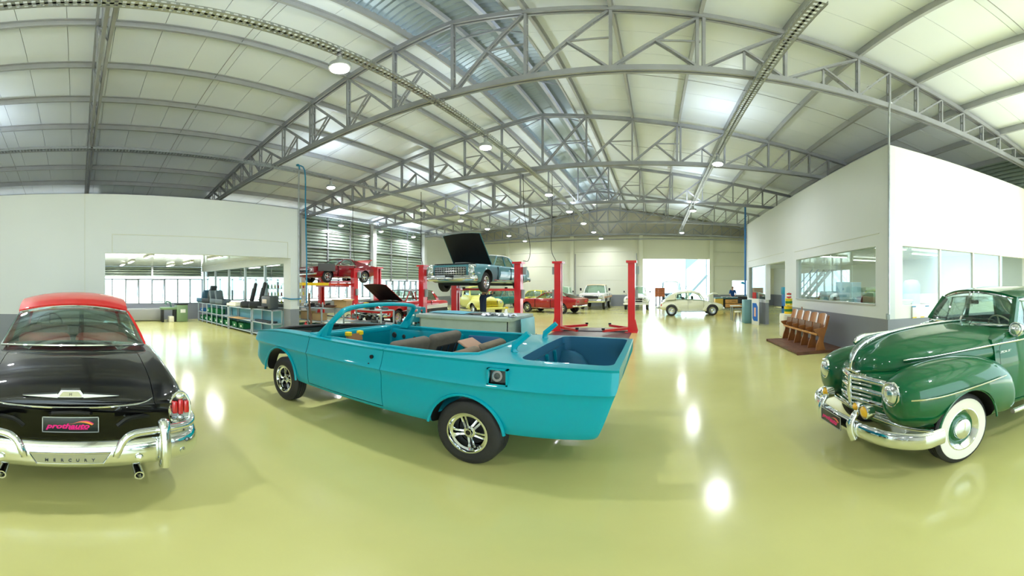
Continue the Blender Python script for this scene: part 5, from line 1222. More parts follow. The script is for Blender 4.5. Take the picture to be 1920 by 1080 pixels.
def crate(x, y, z, label, m=GREEN_BOX, sz=(.40, .32, .22)):
    t = thing('storage_crate', label, 'crate', (x, y, z), 0, 'crates on the shelf racks'); w_, d_, h_ = sz
    b = MB(); b.box(-w_/2, w_/2, -d_/2, d_/2, 0, .02); b.build('bottom', m, t)
    for q in ((-w_/2, -w_/2+.015, -d_/2, d_/2), (w_/2-.015, w_/2, -d_/2, d_/2), (-w_/2, w_/2, -d_/2, -d_/2+.015), (-w_/2, w_/2, d_/2-.015, d_/2)): b = MB(); b.box(*q, .0, h_); b.build('side', m, t)
    b = MB(); b.box(-w_/2-.012, w_/2+.012, -d_/2-.012, -d_/2, h_-.04, h_); b.build('rim', m, t)
    b = MB(); b.box(-.05, .05, -d_/2-.006, -d_/2, h_*.35, h_*.65); b.build('tag', WHITE, t); return t
cn = 0
for lv, xs in ((.10, (-17.2, -16.6, -16.0, -15.3, -14.7, -14.1, -13.3, -12.7)), (.50, (-16.3, -15.8, -15.2))):
    for i, x in enumerate(xs): crate(x, 6.22, lv, '%s green crate from the windows on the %s shelf of the seat racks' % (ORD[i] if i else 'first', 'bottom' if lv < .3 else 'middle'))
crate(-17.2, 6.22, .50, 'small blue crate on the middle shelf by the windows', BLUEP, (.4, .3, .16))
def car_seat(x, y, z, rz, label, m=DKSEAT, tall=.72, wing=True):
    t = thing('car_seat', label, 'car seat', (x, y, z), rz, 'loose car seats')
    b = MB(); b.rbox((.05, 0, .10), (.50, .46, .18), .05, seg=3); b.build('cushion', m, t, 50)
    b = MB(); b.rbox((-.20, 0, .12+tall/2), (.12, .44, tall), .05, ry=-.22, seg=3); bk = b.build('backrest', m, t, 50)
    b = MB(); b.box(-.20, -.185, -.12, .12, .12+tall*.66, .12+tall*.70); st = b.build('red_stitching', mat('stitch_red', (200, 40, 60), .6), bk); st.rotation_euler = (0, -.0, 0)
    for q in (-1, 1):
        b = MB(); b.rbox((.05, q*.23, .14), (.46, .07, .2), .03, seg=2); b.build('side_bolster', m, t, 50)
        if wing: b = MB(); b.rbox((-.17, q*.22, .12+tall*.45), (.13, .06, tall*.6), .03, ry=-.22); b.build('back_bolster', m, bk, 50)
    return t
car_seat(-17.3, 6.2, .93, R(-160), 'dark car seat with blue cover at the window end of the shelves', mat('blue_grey_vinyl', (60, 96, 120), .5), .5)
car_seat(-16.5, 6.2, .93, R(-150), 'dark low-backed car seat standing second from the windows')
car_seat(-15.6, 6.2, .93, R(20), 'slim leaning car seat, left of the slim pair', mat('slate_vinyl', (78, 92, 100), .5), .5, False)
car_seat(-14.9, 6.2, .93, R(20), 'slim leaning car seat, right of the slim pair', MATS['slate_vinyl'], .5, False)
car_seat(-12.35, 6.2, .93, R(-120), 'tall black racing seat, left of the tall pair on the shelves', mat('racing_black', (36, 40, 44), .6), .82)
car_seat(-11.65, 6.2, .95, R(-120), 'tall black racing seat, right of the tall pair on the shelves', MATS['racing_black'], .82)
def small(name, label, cat, mb, m, loc=(0, 0, 0), rz=0, group=None, smooth=40): o = mb.build(name, m, None, smooth); o.location = loc; o.rotation_euler = (0, 0, rz); return tag(o, label, cat, group)
b = MB(); b.rbox((0, 0, .06), (.9, .36, .12), .04); b.rbox((.1, 0, .14), (.6, .3, .06), .02); small('fibre_panel', 'pale flat body panel lying on the shelf between slim and tall seats', 'car part', b, CREAM, (-13.6, 6.2, .93))
t = thing('dashboard_unit', 'dark dashboard box with light label on the shelf by the pillar', 'car part', (-10.75, 6.2, .95))
b = MB(); b.rbox((0, 0, .24), (.62, .34, .44), .05); b.build('case', mat('dark_grey_box', (70, 76, 80), .5), t, 40); b = MB(); b.rbox((-.05, -.175, .28), (.3, .02, .14), .02); b.build('label_plate', mat('beige_label', (205, 190, 175), .5), t, 40); b = MB(); b.rbox((-.1, -.2, .08), (.5, .2, .08), .03); b.build('console', BLACK, t, 40)
b = MB(); b.box(-.45, .45, -.28, .2, 0, .012); small('cardboard_sheet', 'flat cardboard sheet sticking out of the middle rack', 'cardboard', b, CARD, (-12.9, 6.1, .51), R(8))
b = MB()
for k in range(4): b.rbox((-.5+.3*k, 0, .03), (.34, .2, .06), .02, rz=.2*k)
small('dark_car_trim', 'dark car trim strips lying on the rack next to the pillar', 'car part', b, DKSEAT, (-11.0, 6.2, .50))
b = MB(); b.rbox((0, 0, .33), (2.4, .5, .62), .08, seg=3); small('covered_bench', 'long low bench under a grey cover below the windows', 'bench', b, mat('grey_cover', (140, 142, 142), .8), (-18.1, 3.1, 0), R(90))
t = thing('bench_drill', 'green workshop machine with cabinet and vise table under the windows', 'machine', (-17.4, 4.75, 0), R(-90))
b = MB(); b.rbox((-.3, 0, .42), (.55, .5, .82), .03); b.build('cabinet', GRN, t, 40); b = MB(); b.rbox((-.3, 0, .86), (.58, .52, .06), .02); b.build('cabinet_top', DARK, t, 40)
b = MB(); b.box(-.45, -.2, .25, .26, .45, .62); b.build('notice', WHITE, t)
b = MB(); b.rbox((.35, 0, .66), (.8, .4, .12), .03); b.build('table', GRN, t, 40); b = MB(); b.tube([(.2, 0, .7), (.25, 0, .95), (.45, .05, 1.0), (.5, .05, .85)], .045, 8); b.build('vise', mat('vise_green', (80, 120, 110), .5), t, 40)
for x in (.05, .65): b = MB(); b.rbox((x, 0, .3), (.1, .34, .6), .02); b.build('leg', DARK, t, 40)
b = MB(); b.rbox((.2, 0, .14), (.28, .28, .28), .02); b.build('bucket', CREAM, t, 40)
# ------------------------------------------------------------------ racks and clutter behind the convertible
rack('grey metal rack with cardboard boxes right of the white corner pillar', -11.5, -9.9, 7.75, 8.35, (.14, .52, .98), 3, SHG, SHG)
rack('low grey rack heaped with silver car parts behind the convertible windscreen', -9.5, -7.75, 8.4, 9.0, (.14, .55, .98), 2, SHG, SHG)
def cardboard(x, y, z, sz, rz, label, open_=False, m=CARD):
    t = thing('cardboard_box', label, 'box', (x, y, z), rz, 'cardboard boxes'); w_, d_, h_ = sz
    for q in ((-w_/2, w_/2, -d_/2, d_/2, 0, .01), (-w_/2, -w_/2+.008, -d_/2, d_/2, 0, h_), (w_/2-.008, w_/2, -d_/2, d_/2, 0, h_), (-w_/2, w_/2, -d_/2, -d_/2+.008, 0, h_), (-w_/2, w_/2, d_/2-.008, d_/2, 0, h_)): b = MB(); b.box(*q); b.build('side', m, t)
    if open_:
        for s_ in (-1, 1): b = MB(); b.bar((-w_/2, s_*d_/2, h_), (-w_/2, s_*(d_/2+.16), h_+.04), .006, .006); b.prism([(s_*d_/2, h_), (s_*(d_/2+.17), h_+.05), (s_*(d_/2+.17), h_+.058), (s_*d_/2, h_+.008)], 'x', -w_/2, w_/2); b.build('flap', m, t)
    else: b = MB(); b.box(-w_/2, w_/2, -d_/2, d_/2, h_-.01, h_); b.build('flap', m, t)
    return t
cardboard(-9.95+.25, 8.55, .98, (.5, .4, .24), R(15), 'open cardboard box with flaps on top of the low parts rack', True)
cardboard(-11.1, 8.05, .52, (.45, .35, .3), 0, 'closed cardboard box on the middle level of the rack by the pillar')
cardboard(-10.4, 8.05, .52, (.4, .35, .26), R(8), 'brown carton beside the closed one on the rack by the pillar')
crate(-10.6, 8.05, .14, 'green crate at the bottom of the metal rack by the pillar', sz=(.6, .4, .25)); crate(-11.2, 8.05, .14, 'left green crate at the bottom of the metal rack by the pillar', sz=(.5, .4, .22))
random.seed(3)
PARTM = [DCHROME, mat('cast_iron', (96, 98, 98), .5, .6), mat('alloy', (168, 170, 168), .35, .8), DARK]
def pile(name, label, cat, x0, x1, y0, y1, z, n, h):
    """each loose part is a separate object"""
    kinds = ['pipe', 'ring', 'bracket', 'pulley']; cnt = {}
    def sgn(i): return x0+(x1-x0)*(i+.5)/n
    for i in range(n):
        x, y = sgn(i), random.uniform(y0, y1); k = kinds[i % 4]; m = PARTM[i % 4]; b = MB(); s_ = random.uniform(.07, .13); a = random.uniform(0, 3.1)
        if k == 'pipe': b.tube(spline([(-s_*1.6, 0, .05), (-s_*.5, s_*.6, .10), (s_*.6, -s_*.3, .06), (s_*1.6, s_*.4, .12)], 3), .022, 7)
        elif k == 'ring': b.lathe([(s_, .0), (s_*1.1, .03), (s_*.9, .07), (s_*.6, .05), (s_*.6, .0)], (0, 0, 0), (0, 0, 1), 14, close=True)
        elif k == 'bracket': b.rbox((0, 0, .05), (s_*2, s_*.7, .1), .02); b.rbox((s_*.6, 0, .13), (s_*.5, s_*.6, .1), .02)
        else: b.lathe([(.02, 0), (s_*.8, 0), (s_*.8, .04), (s_*.5, .06), (s_*.8, .08), (s_*.8, .12), (.02, .12)], (0, 0, 0), (.3, .1, 1), 12)
        o = small(name if k == 'bracket' else {'pipe': 'metal_pipe', 'ring': 'metal_ring', 'pulley': 'metal_pulley'}[k], 'x', cat, b, m, (x, y, z+random.uniform(0, h)), a, label, 45)
        cnt[k] = cnt.get(k, 0)+1
        o['label'] = ['first', 'second', 'third', 'fourth', 'fifth', 'sixth', 'seventh'][cnt[k]-1]+' '+{'pipe': 'bent metal pipe', 'ring': 'round metal ring', 'bracket': 'cast metal bracket', 'pulley': 'grooved metal pulley'}[k]+' from the left '+label
pile('metal_bracket', 'on the low parts rack', 'car part', -9.4, -7.85, 8.5, 8.95, .55, 22, .16)
pile('metal_bracket', 'on top of the low parts rack', 'car part', -9.3, -7.9, 8.5, 8.95, .98, 10, .03)
pile('metal_bracket', 'on the bottom shelf of the parts rack', 'car part', -9.4, -7.85, 8.5, 8.95, .14, 12, .05)
pile('metal_bracket', 'on top of the rack by the pillar', 'car part', -11.4, -10.0, 7.85, 8.25, .98, 8, .03)
b = MB(); b.lathe([(.0, 0), (.09, 0), (.09, .2), (.085, .21), (.0, .21)], n=16); small('paint_can', 'yellow can standing on top of the low parts rack', 'can', b, YEL, (-8.75, 8.75, .98))
for k in range(3): b = MB(); b.box(-.7, .7, -.05, .05, 0, .03); small('wooden_board', ['longest', 'middle', 'topmost'][k]+' brown board laid across the rack by the pillar', 'board', b, WOODD, (-10.5+.1*k, 8.1+.06*k, .985+.032*k), R(6-7*k))
# wall shelf with bottles by the windows behind the lift
rack('white storage shelf with bottles along the window wall behind the lift', -18.35, -17.9, 10.2, 13.0, (.3, .75, 1.2, 1.62), 2, WHITE, WHITE)
BT = [mat('bottle_yellow', (230, 215, 80), .4), mat('bottle_white', (235, 235, 225), .4), mat('bottle_green', (30, 130, 70), .4), mat('bottle_red', (190, 50, 40), .4)]
bm_ = MB(); bm_.lathe([(.0, 0), (.045, 0), (.045, .15), (.018, .19), (.018, .23), (.0, .23)], n=10); BM = [bm_.mesh('oil_bottle', m, 40) for m in BT]
for lv in (0, 1, 2):
    for k in range(12):
        o = link('oil_bottle', BM[(k*7+lv*3) % 4 if lv else k % 2], None, (-18.1, 10.35+.22*k, (.75, 1.2, 1.62)[lv])); cname = ['yellow', 'white', 'green', 'red'][(k*7+lv*3) % 4 if lv else k % 2]
        tag(o, '%s bottle, %s along the %s board of the storage shelf' % (cname, ORD[k], ('second', 'third', 'top')[lv]), 'bottle', 'bottles on the storage shelf')
# teal tool cabinet with stickers
t = thing('tool_cabinet', 'teal tool cabinet covered with stickers beside a red post', 'cabinet', (-7.75, 10.2, 0), R(-35))
b = MB(); b.rbox((0, 0, .52), (.62, .5, 1.0), .03); cb = b.build('body', TEAL2, t, 40)
for k in range(5): b = MB(); b.rbox((0, -.255, .14+.18*k), (.54, .02, .15), .01); d = b.build('drawer', TEAL2, t, 40); b = MB(); b.box(-.2, .2, -.28, -.265, .19+.18*k, .21+.18*k); b.build('handle', DCHROME, d)
random.seed(5)
for k in range(16):
    m = [WHITE, mat('sticker_red', (220, 70, 40), .5), mat('sticker_orange', (240, 150, 60), .5), BLACK][k % 4]; b = MB(); b.rbox((.313, random.uniform(-.2, .2), random.uniform(.35, .95)), (.004, random.uniform(.05, .1), random.uniform(.04, .08)), .002); b.build('sticker', m, t)
b = MB(); b.lathe([(0, 0), (.16, 0), (.2, .5), (.19, .5), (.15, .02), (0, .02)], n=18); small('waste_bin', 'teal plastic bin behind the convertible windscreen', 'bin', b, TEAL2, (-8.0, 9.75, 0))
b = MB(); b.lathe([(0, 0), (.07, 0), (.075, .02), (.075, .42), (.05, .49), (.02, .5), (.02, .55), (0, .55)], n=14); b.bar((0, 0, .54), (.10, 0, .58), .02, .02); small('fire_extinguisher', 'red extinguisher standing at the foot of the white pillar', 'extinguisher', b, REDP, (-10.0, 7.15, 0))
b = MB(); b.tube(spline([(0, 0, 0), (.1, .05, .5), (-.05, .1, 1.0), (.05, .0, 1.5)], 4), .035, 8); small('exhaust_pipe', 'rusty brown exhaust pipe leaning beside the corner pillar', 'car part', b, mat('rust', (120, 84, 60), .7), (-10.2, 7.4, 0))
# ------------------------------------------------------------------ grey work table
t = thing('work_table', 'large grey boxed work table behind the teal convertible', 'table', (-5.2, 9.75, 0))
b = MB(); b.rbox((0, 0, .85), (3.05, 1.85, .10), .01); b.build('table_top', BENCHG, t, 40)
for q in ((-1.42, 1.42, -.85, -.83), (-1.42, 1.42, .83, .85), (-1.42, -1.40, -.85, .85), (1.40, 1.42, -.85, .85)): b = MB(); b.box(*q, .06, .80); b.build('side_panel', BENCHG, t)
for x in (-1.4, 1.4):
    for y in (-.8, .8): b = MB(); b.box(x-.04, x+.04, y-.04, y+.04, 0, .8); b.build('leg', GREYP, t)
b = MB(); rows = [[(-.65+1.3*i/6, -.4+.8*k/4, .02+.05*math.sin(math.pi*k/4)*math.sin(math.pi*(i+1)/8)) for k in range(5)] for i in range(7)]; b.shell(rows, .012); small('hood_panel', 'light blue painted body panel lying on the grey work table', 'car part', b, LBLUE, (-5.95, 9.75, .90), R(-4), None, 50)
b = MB(); rows = [[(-.5+1.0*i/8, -.3+.6*k/5, .01+.02*abs(math.sin(i*1.9+k*1.3))) for k in range(6)] for i in range(9)]; b.shell(rows, .006); small('dark_cloth', 'dark crumpled cloth on the middle of the grey work table', 'cloth', b, mat('cloth_dark', (86, 84, 80), .9), (-4.75, 9.65, .90), R(5), None, 60)
random.seed(11)
for k in range(3):
    b = MB(); rows = [[(-.16+.32*i/6, -.12+.24*q/5, .01+random.uniform(0, .09)) for q in range(6)] for i in range(7)]; b.shell(rows, .008); small('wiping_rag', ['left', 'middle', 'right'][k]+' crumpled pale rag near the spray bottle on the table', 'rag', b, mat('rag_%d' % k, [(214, 212, 220), (226, 226, 226), (190, 196, 210)][k], .9), (-4.45+.36*k, 9.12+.12*(k % 2), .90), k, 'rags on the work table', 60)
t = thing('spray_bottle', 'white spray bottle standing among rags on the grey table', 'bottle', (-4.08, 9.5, .90))
b = MB(); b.lathe([(0, 0), (.045, 0), (.05, .12), (.02, .18), (.016, .2), (0, .2)], n=12); b.build('bottle', WHITE, t, 40); b = MB(); b.rbox((.02, 0, .23), (.09, .03, .05), .01); b.build('trigger_head', YEL, t, 40)
b = MB(); b.rbox((0, 0, .40), (.03, 1.1, .84), .01); o = small('leaning_door_skin', 'sky blue panel leaning against the end of the grey table', 'panel', b, LBLUE, (-3.57, 10.0, 0)); o.rotation_euler = (0, R(-3), 0)
b = MB(); b.bar((-.55, 0, .02), (.55, 0, .05), .09, .05); b.rbox((.5, 0, .05), (.18, .12, .08), .02); small('black_strut', 'black suspension strut on the sill beyond the convertible', 'car part', b, BLACK, (-5.6, 7.2, 0), R(2))
b = MB(); b.tube(spline([(0, 0, 0), (.05, 0, .25), (-.03, .02, .42)], 4), .014, 6); b.tube(spline([(.02, 0, .1), (-.12, 0, .25), (-.16, 0, .36)], 4), .01, 6); small('bent_rod', 'rusty bent rod standing by the empty lift', 'rod', b, mat('rust', (120, 84, 60)), (-3.2, 9.6, 0))
b = MB(); b.box(-1.45, 1.45, -1.7, 1.7, 0, .006); small('floor_mat', 'dark plum floor sheet between the posts of the empty lift', 'mat', b, mat('plum_sheet', (74, 56, 62), .3), (-2.33, 13.4, .001))
# ------------------------------------------------------------------ cables, hoses, pipes hanging
def hang(name, label, pts, m, r=.012, cat='cable'): b = MB(); b.tube(spline(pts, 4), r, 6); return tag(b.build(name, m, None, 40), label, cat)
hang('power_cable', 'black cable dropping from the roof to the raised dark red fastback', [(-14.2, 13.2, 6.0), (-14.2, 13.2, 4.5), (-14.18, 13.3, 3.0), (-14.25, 13.45, 2.72)], BLACK)
hang('power_cable', 'black cable dropping to the red post beside the red wagon', [(-9.9, 13.4, 6.1), (-9.9, 13.4, 4.4), (-9.96, 13.45, 3.2), (-9.95, 13.6, 2.72)], BLACK)
hang('power_cable', 'black cable curving down to the red post beside the raised blue car', [(-5.0, 13.3, 6.2), (-4.95, 13.3, 4.6), (-4.75, 13.4, 3.3), (-4.85, 13.5, 2.75), (-5.1, 13.58, 2.74)], BLACK)
hang('power_cable', 'black cable dropping to the left post of the empty red lift', [(-3.95, 13.7, 6.2), (-3.95, 13.7, 4.4), (-4.0, 13.75, 3.2), (-3.85, 13.9, 2.72)], BLACK)
hang('air_hose', 'bright blue air hose hooked on the tray above the white corner pillar', [(-9.55, 6.6, 5.55), (-9.60, 6.6, 5.72), (-9.75, 6.62, 5.74), (-9.70, 6.9, 5.6), (-9.66, 6.9, 4.2), (-9.60, 6.9, 2.6), (-9.60, 6.9, 1.2)], HOSE, .022, 'hose')
hang('conduit_pipe', 'grey vertical conduit down the white corner pillar', [(-9.775, 6.72, 5.7), (-9.775, 6.72, 3.5), (-9.775, 6.72, 1.1)], GALV, .025, 'pipe')
hang('hose_ring', 'blue hose wrapped around the white corner pillar', [(-10.25, 6.38, 1.36), (-9.9, 6.36, 1.34), (-9.75, 6.38, 1.33), (-9.74, 6.8, 1.33)], HOSE, .02, 'hose')
hang('conduit_pipe', 'steel conduit from the truss down the corner of the right room', [(5.0, 6.66, 6.15), (4.88, 6.62, 6.1), (4.87, 6.62, 4.0), (4.87, 6.62, 1.1)], GALV, .028, 'pipe')
b = MB(); b.rbox((0, 0, 0), (.09, .05, .14), .01); small('junction_box', 'small grey box at the foot of the corner conduit', 'switch box', b, GREYP, (4.87, 6.66, 1.05))
hang('water_pipe', 'blue vertical pipe at the far end of the right room wall', [(4.8, 19.3, 6.1), (4.8, 19.3, 4.0), (4.8, 19.3, 1.2)], BLUEP, .05, 'pipe')
# ------------------------------------------------------------------ wooden cinema seats on their platform
t = thing('wooden_platform', 'dark boarded platform under the row of wooden folding seats', 'platform', (4.13, 9.75, 0))
for k in range(6): b = MB(); b.box(-.68+.226*k, -.68+.226*k+.22, -1.25, 1.25, .02, .07); b.build('plank', WOODD, t)
for y in (-1.1, 0, 1.1): b = MB(); b.box(-.66, .66, y-.04, y+.04, 0, .02); b.build('batten', WOODD, t)
for s_ in (-1, 1): b = MB(); b.box(-.70, .70, s_*1.27-.02, s_*1.27+.02, 0, .075); b.build('edge_board', WOODD, t)
def cinema_seat(last):
    t = thing('folding_seat', 'x', 'chair', (0, 0, 0), 0, 'wooden folding theatre seats')
    def side(y):
        b = MB(); pl = spline([(-.06, 0), (-.02, .18), (.04, .36), (-.08, .50), (-.10, .56), (.10, .58), (.20, .62), (.30, .88), (.34, .88), (.27, .60), (.20, .40), (.16, .2), (.22, 0)], 2); b.prism(pl, 'y', y-.02, y+.02); b.build('side_frame', WOOD, t, 40)
    side(-.245)
    if last: side(.245)
    rows = [[(.20+.06*math.sin(0)+.10*i/5+.03*(1-(q*q)), q*.215, .52+.40*i/5+(.03*(1-q*q) if i == 5 else 0)) for q in (-1, -.5, 0, .5, 1)] for i in range(6)]
    b = MB(); b.shell(rows, .014); b.build('backrest', mat('seat_veneer', (178, 116, 66), .3, coat=.6, var=.2, vscale=5), t, 50)
    rows = [[(.06+.05*i/4, q*.21, .36+.34*i/4) for q in (-1, 0, 1)] for i in range(5)]
    b = MB(); b.shell(rows, .02); b.build('tip_up_seat', mat('seat_wood_dark', (110, 68, 36), .4, coat=.4), t, 50)
    b = MB(); b.rbox((-.02, 0, .42), (.03, .48, .05), .008); b.build('front_rail', WOODL, t, 40)
    b = MB(); b.cyl((.1, -.24, .36), (.1, .24, .36), .015, n=8); b.build('hinge_bar', DARK, t)
    return t
for k in range(5):
    o = cinema_seat(k == 4); o.location = (4.02, 8.78+.5*k, .07); o['label'] = ['wooden folding seat nearest the green sedan', 'second wooden folding seat from the green sedan', 'middle wooden folding seat of the row of five', 'fourth wooden folding seat, one before the white cabinet end', 'wooden folding seat at the white cabinet end of the row'][k]
t = thing('white_cabinet', 'small white cabinet at the far end of the wooden seats', 'cabinet', (4.45, 11.75, 0)); b = MB(); b.rbox((0, 0, .4), (.5, .5, .8), .02); b.build('body', CREAM, t, 40); b = MB(); b.rbox((-.255, 0, .4), (.02, .44, .68), .01); d = b.build('door', CREAM, t, 40); b = MB(); b.cyl((-.27, .15, .45), (-.29, .15, .45), .015, n=8); b.build('knob', DCHROME, d)
def can(x, y, z, r, h, m, label, band=None):
    t = thing('oil_can', label, 'can', (x, y, z), 0, 'cans on the white cabinet'); b = MB(); b.lathe([(0, 0), (r, 0), (r*1.02, .01), (r, .02), (r, h-.02), (r*1.02, h-.01), (r, h), (0, h)], n=18); b.build('can_body', m, t, 40)
    b = MB(); b.lathe([(r*1.005, h*.3), (r*1.012, h*.32), (r*1.012, h*.62), (r*1.005, h*.64)], n=18); b.build('print_band', band or mat('green_print', (40, 120, 50), .4), t, 40)
    b = MB(); b.lathe([(r*.3, h), (r*.3, h+.02), (0, h+.02)], n=10); b.build('lid', DCHROME, t, 40)
can(4.42, 11.72, .80, .14, .26, YEL, 'large yellow can standing on the white cabinet'); can(4.44, 11.72, 1.08, .12, .24, mat('can_yellow2', (232, 205, 40), .4), 'yellow can stacked upon the large yellow can'); can(4.44, 11.70, 1.34, .08, .16, mat('can_red', (200, 40, 40), .4), 'small red can on top of the stacked yellow cans', WHITE)
b = MB(); b.tube(spline([(0, 0, 0), (.03, .05, .5), (.0, .1, 1.0)], 3), .02, 6); small('wooden_stick', 'brown wooden stick leaning behind the wooden seats', 'stick', b, WOOD, (4.62, 10.9, 0.07))
# ------------------------------------------------------------------ signs and furniture at the far end of the right room
t = thing('blue_sign', 'white sign board with a thick blue rounded outline, leaning', 'sign', (4.42, 15.9, 0), R(-72)); 
b = MB(); b.rbox((0, 0, .59), (.56, .03, 1.18), .008); b.build('board', mat('sign_white', (232, 232, 228), .4), t, 40)
poly = [(-.20, .98), (.10, .98), (.22, .82), (.22, .18), (-.10, .18), (-.20, .30)]; pin = [(-.06, .78), (.08, .78), (.08, .38), (-.06, .38)]
b = MB(); b.prism(poly, 'y', -.024, -.016); b.build('blue_figure', mat('sign_blue', (20, 105, 200), .4), t); b = MB(); b.prism(pin, 'y', -.03, -.023); b.build('pink_inset', mat('sign_pink', (238, 186, 170), .4), t)
for k, (m, nm) in enumerate(((mat('panel_red', (190, 30, 45), .4), 'red'), (mat('panel_teal', (110, 150, 156), .4), 'grey-teal'), (mat('panel_cream', (226, 226, 205), .4), 'cream'))):
    b = MB(); b.box(-.13, .13, -.02, .02, 0, 1.45); small('stacked_panel', nm+' upright panel behind the blue sign board', 'panel', b, m, (4.50+.10*k, 16.35+.10*k, 0), R(-72))
t = thing('teal_cabinet', 'narrow teal cabinet beside the blue sign board', 'cabinet', (4.30, 16.9, 0)); b = MB(); b.rbox((0, 0, .55), (.4, .5, 1.1), .02); b.build('body', mat('cab_teal', (110, 160, 168), .4), t, 40); b = MB(); b.rbox((-.0, -.255, .55), (.34, .01, 1.0), .005); b.build('door', mat('cab_teal'  , (110, 160, 168)), t, 40)
t = thing('computer_table', 'small white computer table in front of the far desk', 'table', (4.25, 18.35, 0)); b = MB(); b.rbox((0, 0, .74), (.9, .5, .04), .01); b.build('table_top', WHITE, t, 40)
for x in (-.4, .4):
    for y in (-.2, .2): b = MB(); b.box(x-.02, x+.02, y-.02, y+.02, 0, .72); b.build('leg', GREYP, t)
t = thing('computer_monitor', 'black computer monitor on the small white table', 'monitor', (4.42, 18.35, .76)); b = MB(); b.rbox((0, 0, .27), (.5, .05, .36), .02); b.build('screen', BLACK, t, 40); b = MB(); b.rbox((0, 0, .05), (.05, .05, .12), .01); b.rbox((0, 0, .01), (.24, .18, .02), .008); b.build('stand', BLACK, t, 40)
t = thing('stool', 'small dark stool with thin legs beside the monitor table', 'stool', (3.98, 17.5, 0)); b = MB(); b.lathe([(0, .46), (.17, .46), (.18, .49), (.16, .52), (0, .53)], n=16); b.build('seat', CREAM, t, 40)
for a in (45, 135, 225, 315): b = MB(); b.cyl((.1*math.cos(R(a)), .1*math.sin(R(a)), .46), (.2*math.cos(R(a)), .2*math.sin(R(a)), 0), .012, n=6); b.build('leg', BLACK, t)
t = thing('blue_press', 'tall blue workshop press standing in the opening of the right room', 'machine', (5.6, 14.6, 0))
for x in (-.3, .3): b = MB(); b.box(x-.05, x+.05, -.12, .12, .05, 1.55); b.build('upright', BLUEP, t)
b = MB(); b.rbox((0, 0, 1.55), (.75, .3, .3), .02); b.build('head', mat('press_teal', (30, 140, 170), .4), t, 40); b = MB(); b.rbox((0, 0, .85), (.7, .3, .12), .01); b.build('bed', BLUEP, t, 40); b = MB(); b.cyl((0, 0, 1.4), (0, 0, 1.1), .05, n=12); b.build('ram', DCHROME, t, 40); b = MB(); b.box(-.4, .4, -.3, .3, 0, .06); b.build('foot', BLUEP, t); b = MB(); b.box(-.32, .32, -.15, .15, .3, .34); b.build('shelf', BLUEP, t)
t = thing('wooden_desk', 'long wooden workbench with drawers under the far worker', 'desk', (5.55, 27.2, 0))
b = MB(); b.rbox((0, 0, .86), (2.3, .8, .06), .01); b.build('worktop', mat('bench_top_teal', (90, 140, 150), .5), t, 40); b = MB(); b.rbox((-.85, 0, .45), (.6, .7, .74), .02); b.build('side_cabinet', mat('ochre_panel', (214, 176, 70), .5), t, 40)
for k in range(2): b = MB(); b.rbox((.25, -.36, .62-.32*k), (1.3, .03, .28), .01); d = b.build('drawer', WOODL, t, 40); b = MB(); b.box(.1, .4, -.395, -.375, .61-.32*k, .635-.32*k); b.build('handle', DARK, d)
b = MB(); b.box(-.5, .95, -.34, .34, .1, .82); b.build('carcass', DARK, t)
for x in (-1.05, 1.05): b = MB(); b.box(x-.04, x+.04, -.34, .34, 0, .83); b.build('leg', LBLUE, t)
b = MB(); rows = [[(-.5+1.0*i/8, -.25+.5*k/4, .01+.05*abs(math.sin(i*2.1+k))) for k in range(5)] for i in range(9)]; b.shell(rows, .01); small('paper_pile', 'pale heap of sheets on the far wooden workbench', 'papers', b, WHITE, (5.4, 27.1, .89), 0, None, 60)
t = thing('desk_lamp', 'blue desk lamp on a tall stand beside the far worker', 'lamp', (6.75, 28.2, 0)); b = MB(); b.cyl((0, 0, .02), (0, 0, 2.0), .02, n=8); b.lathe([(0, 0), (.18, 0), (.18, .03), (0, .03)], n=14); b.build('stand', GREYP, t, 40); b = MB(); b.lathe([(.05, .1), (.22, -.06), (.20, -.06), (.04, .08)], (.05, -.1, 2.0), (.3, -.2, 1), 14); b.build('shade', mat('lamp_blue', (60, 170, 215), .4), t, 40)
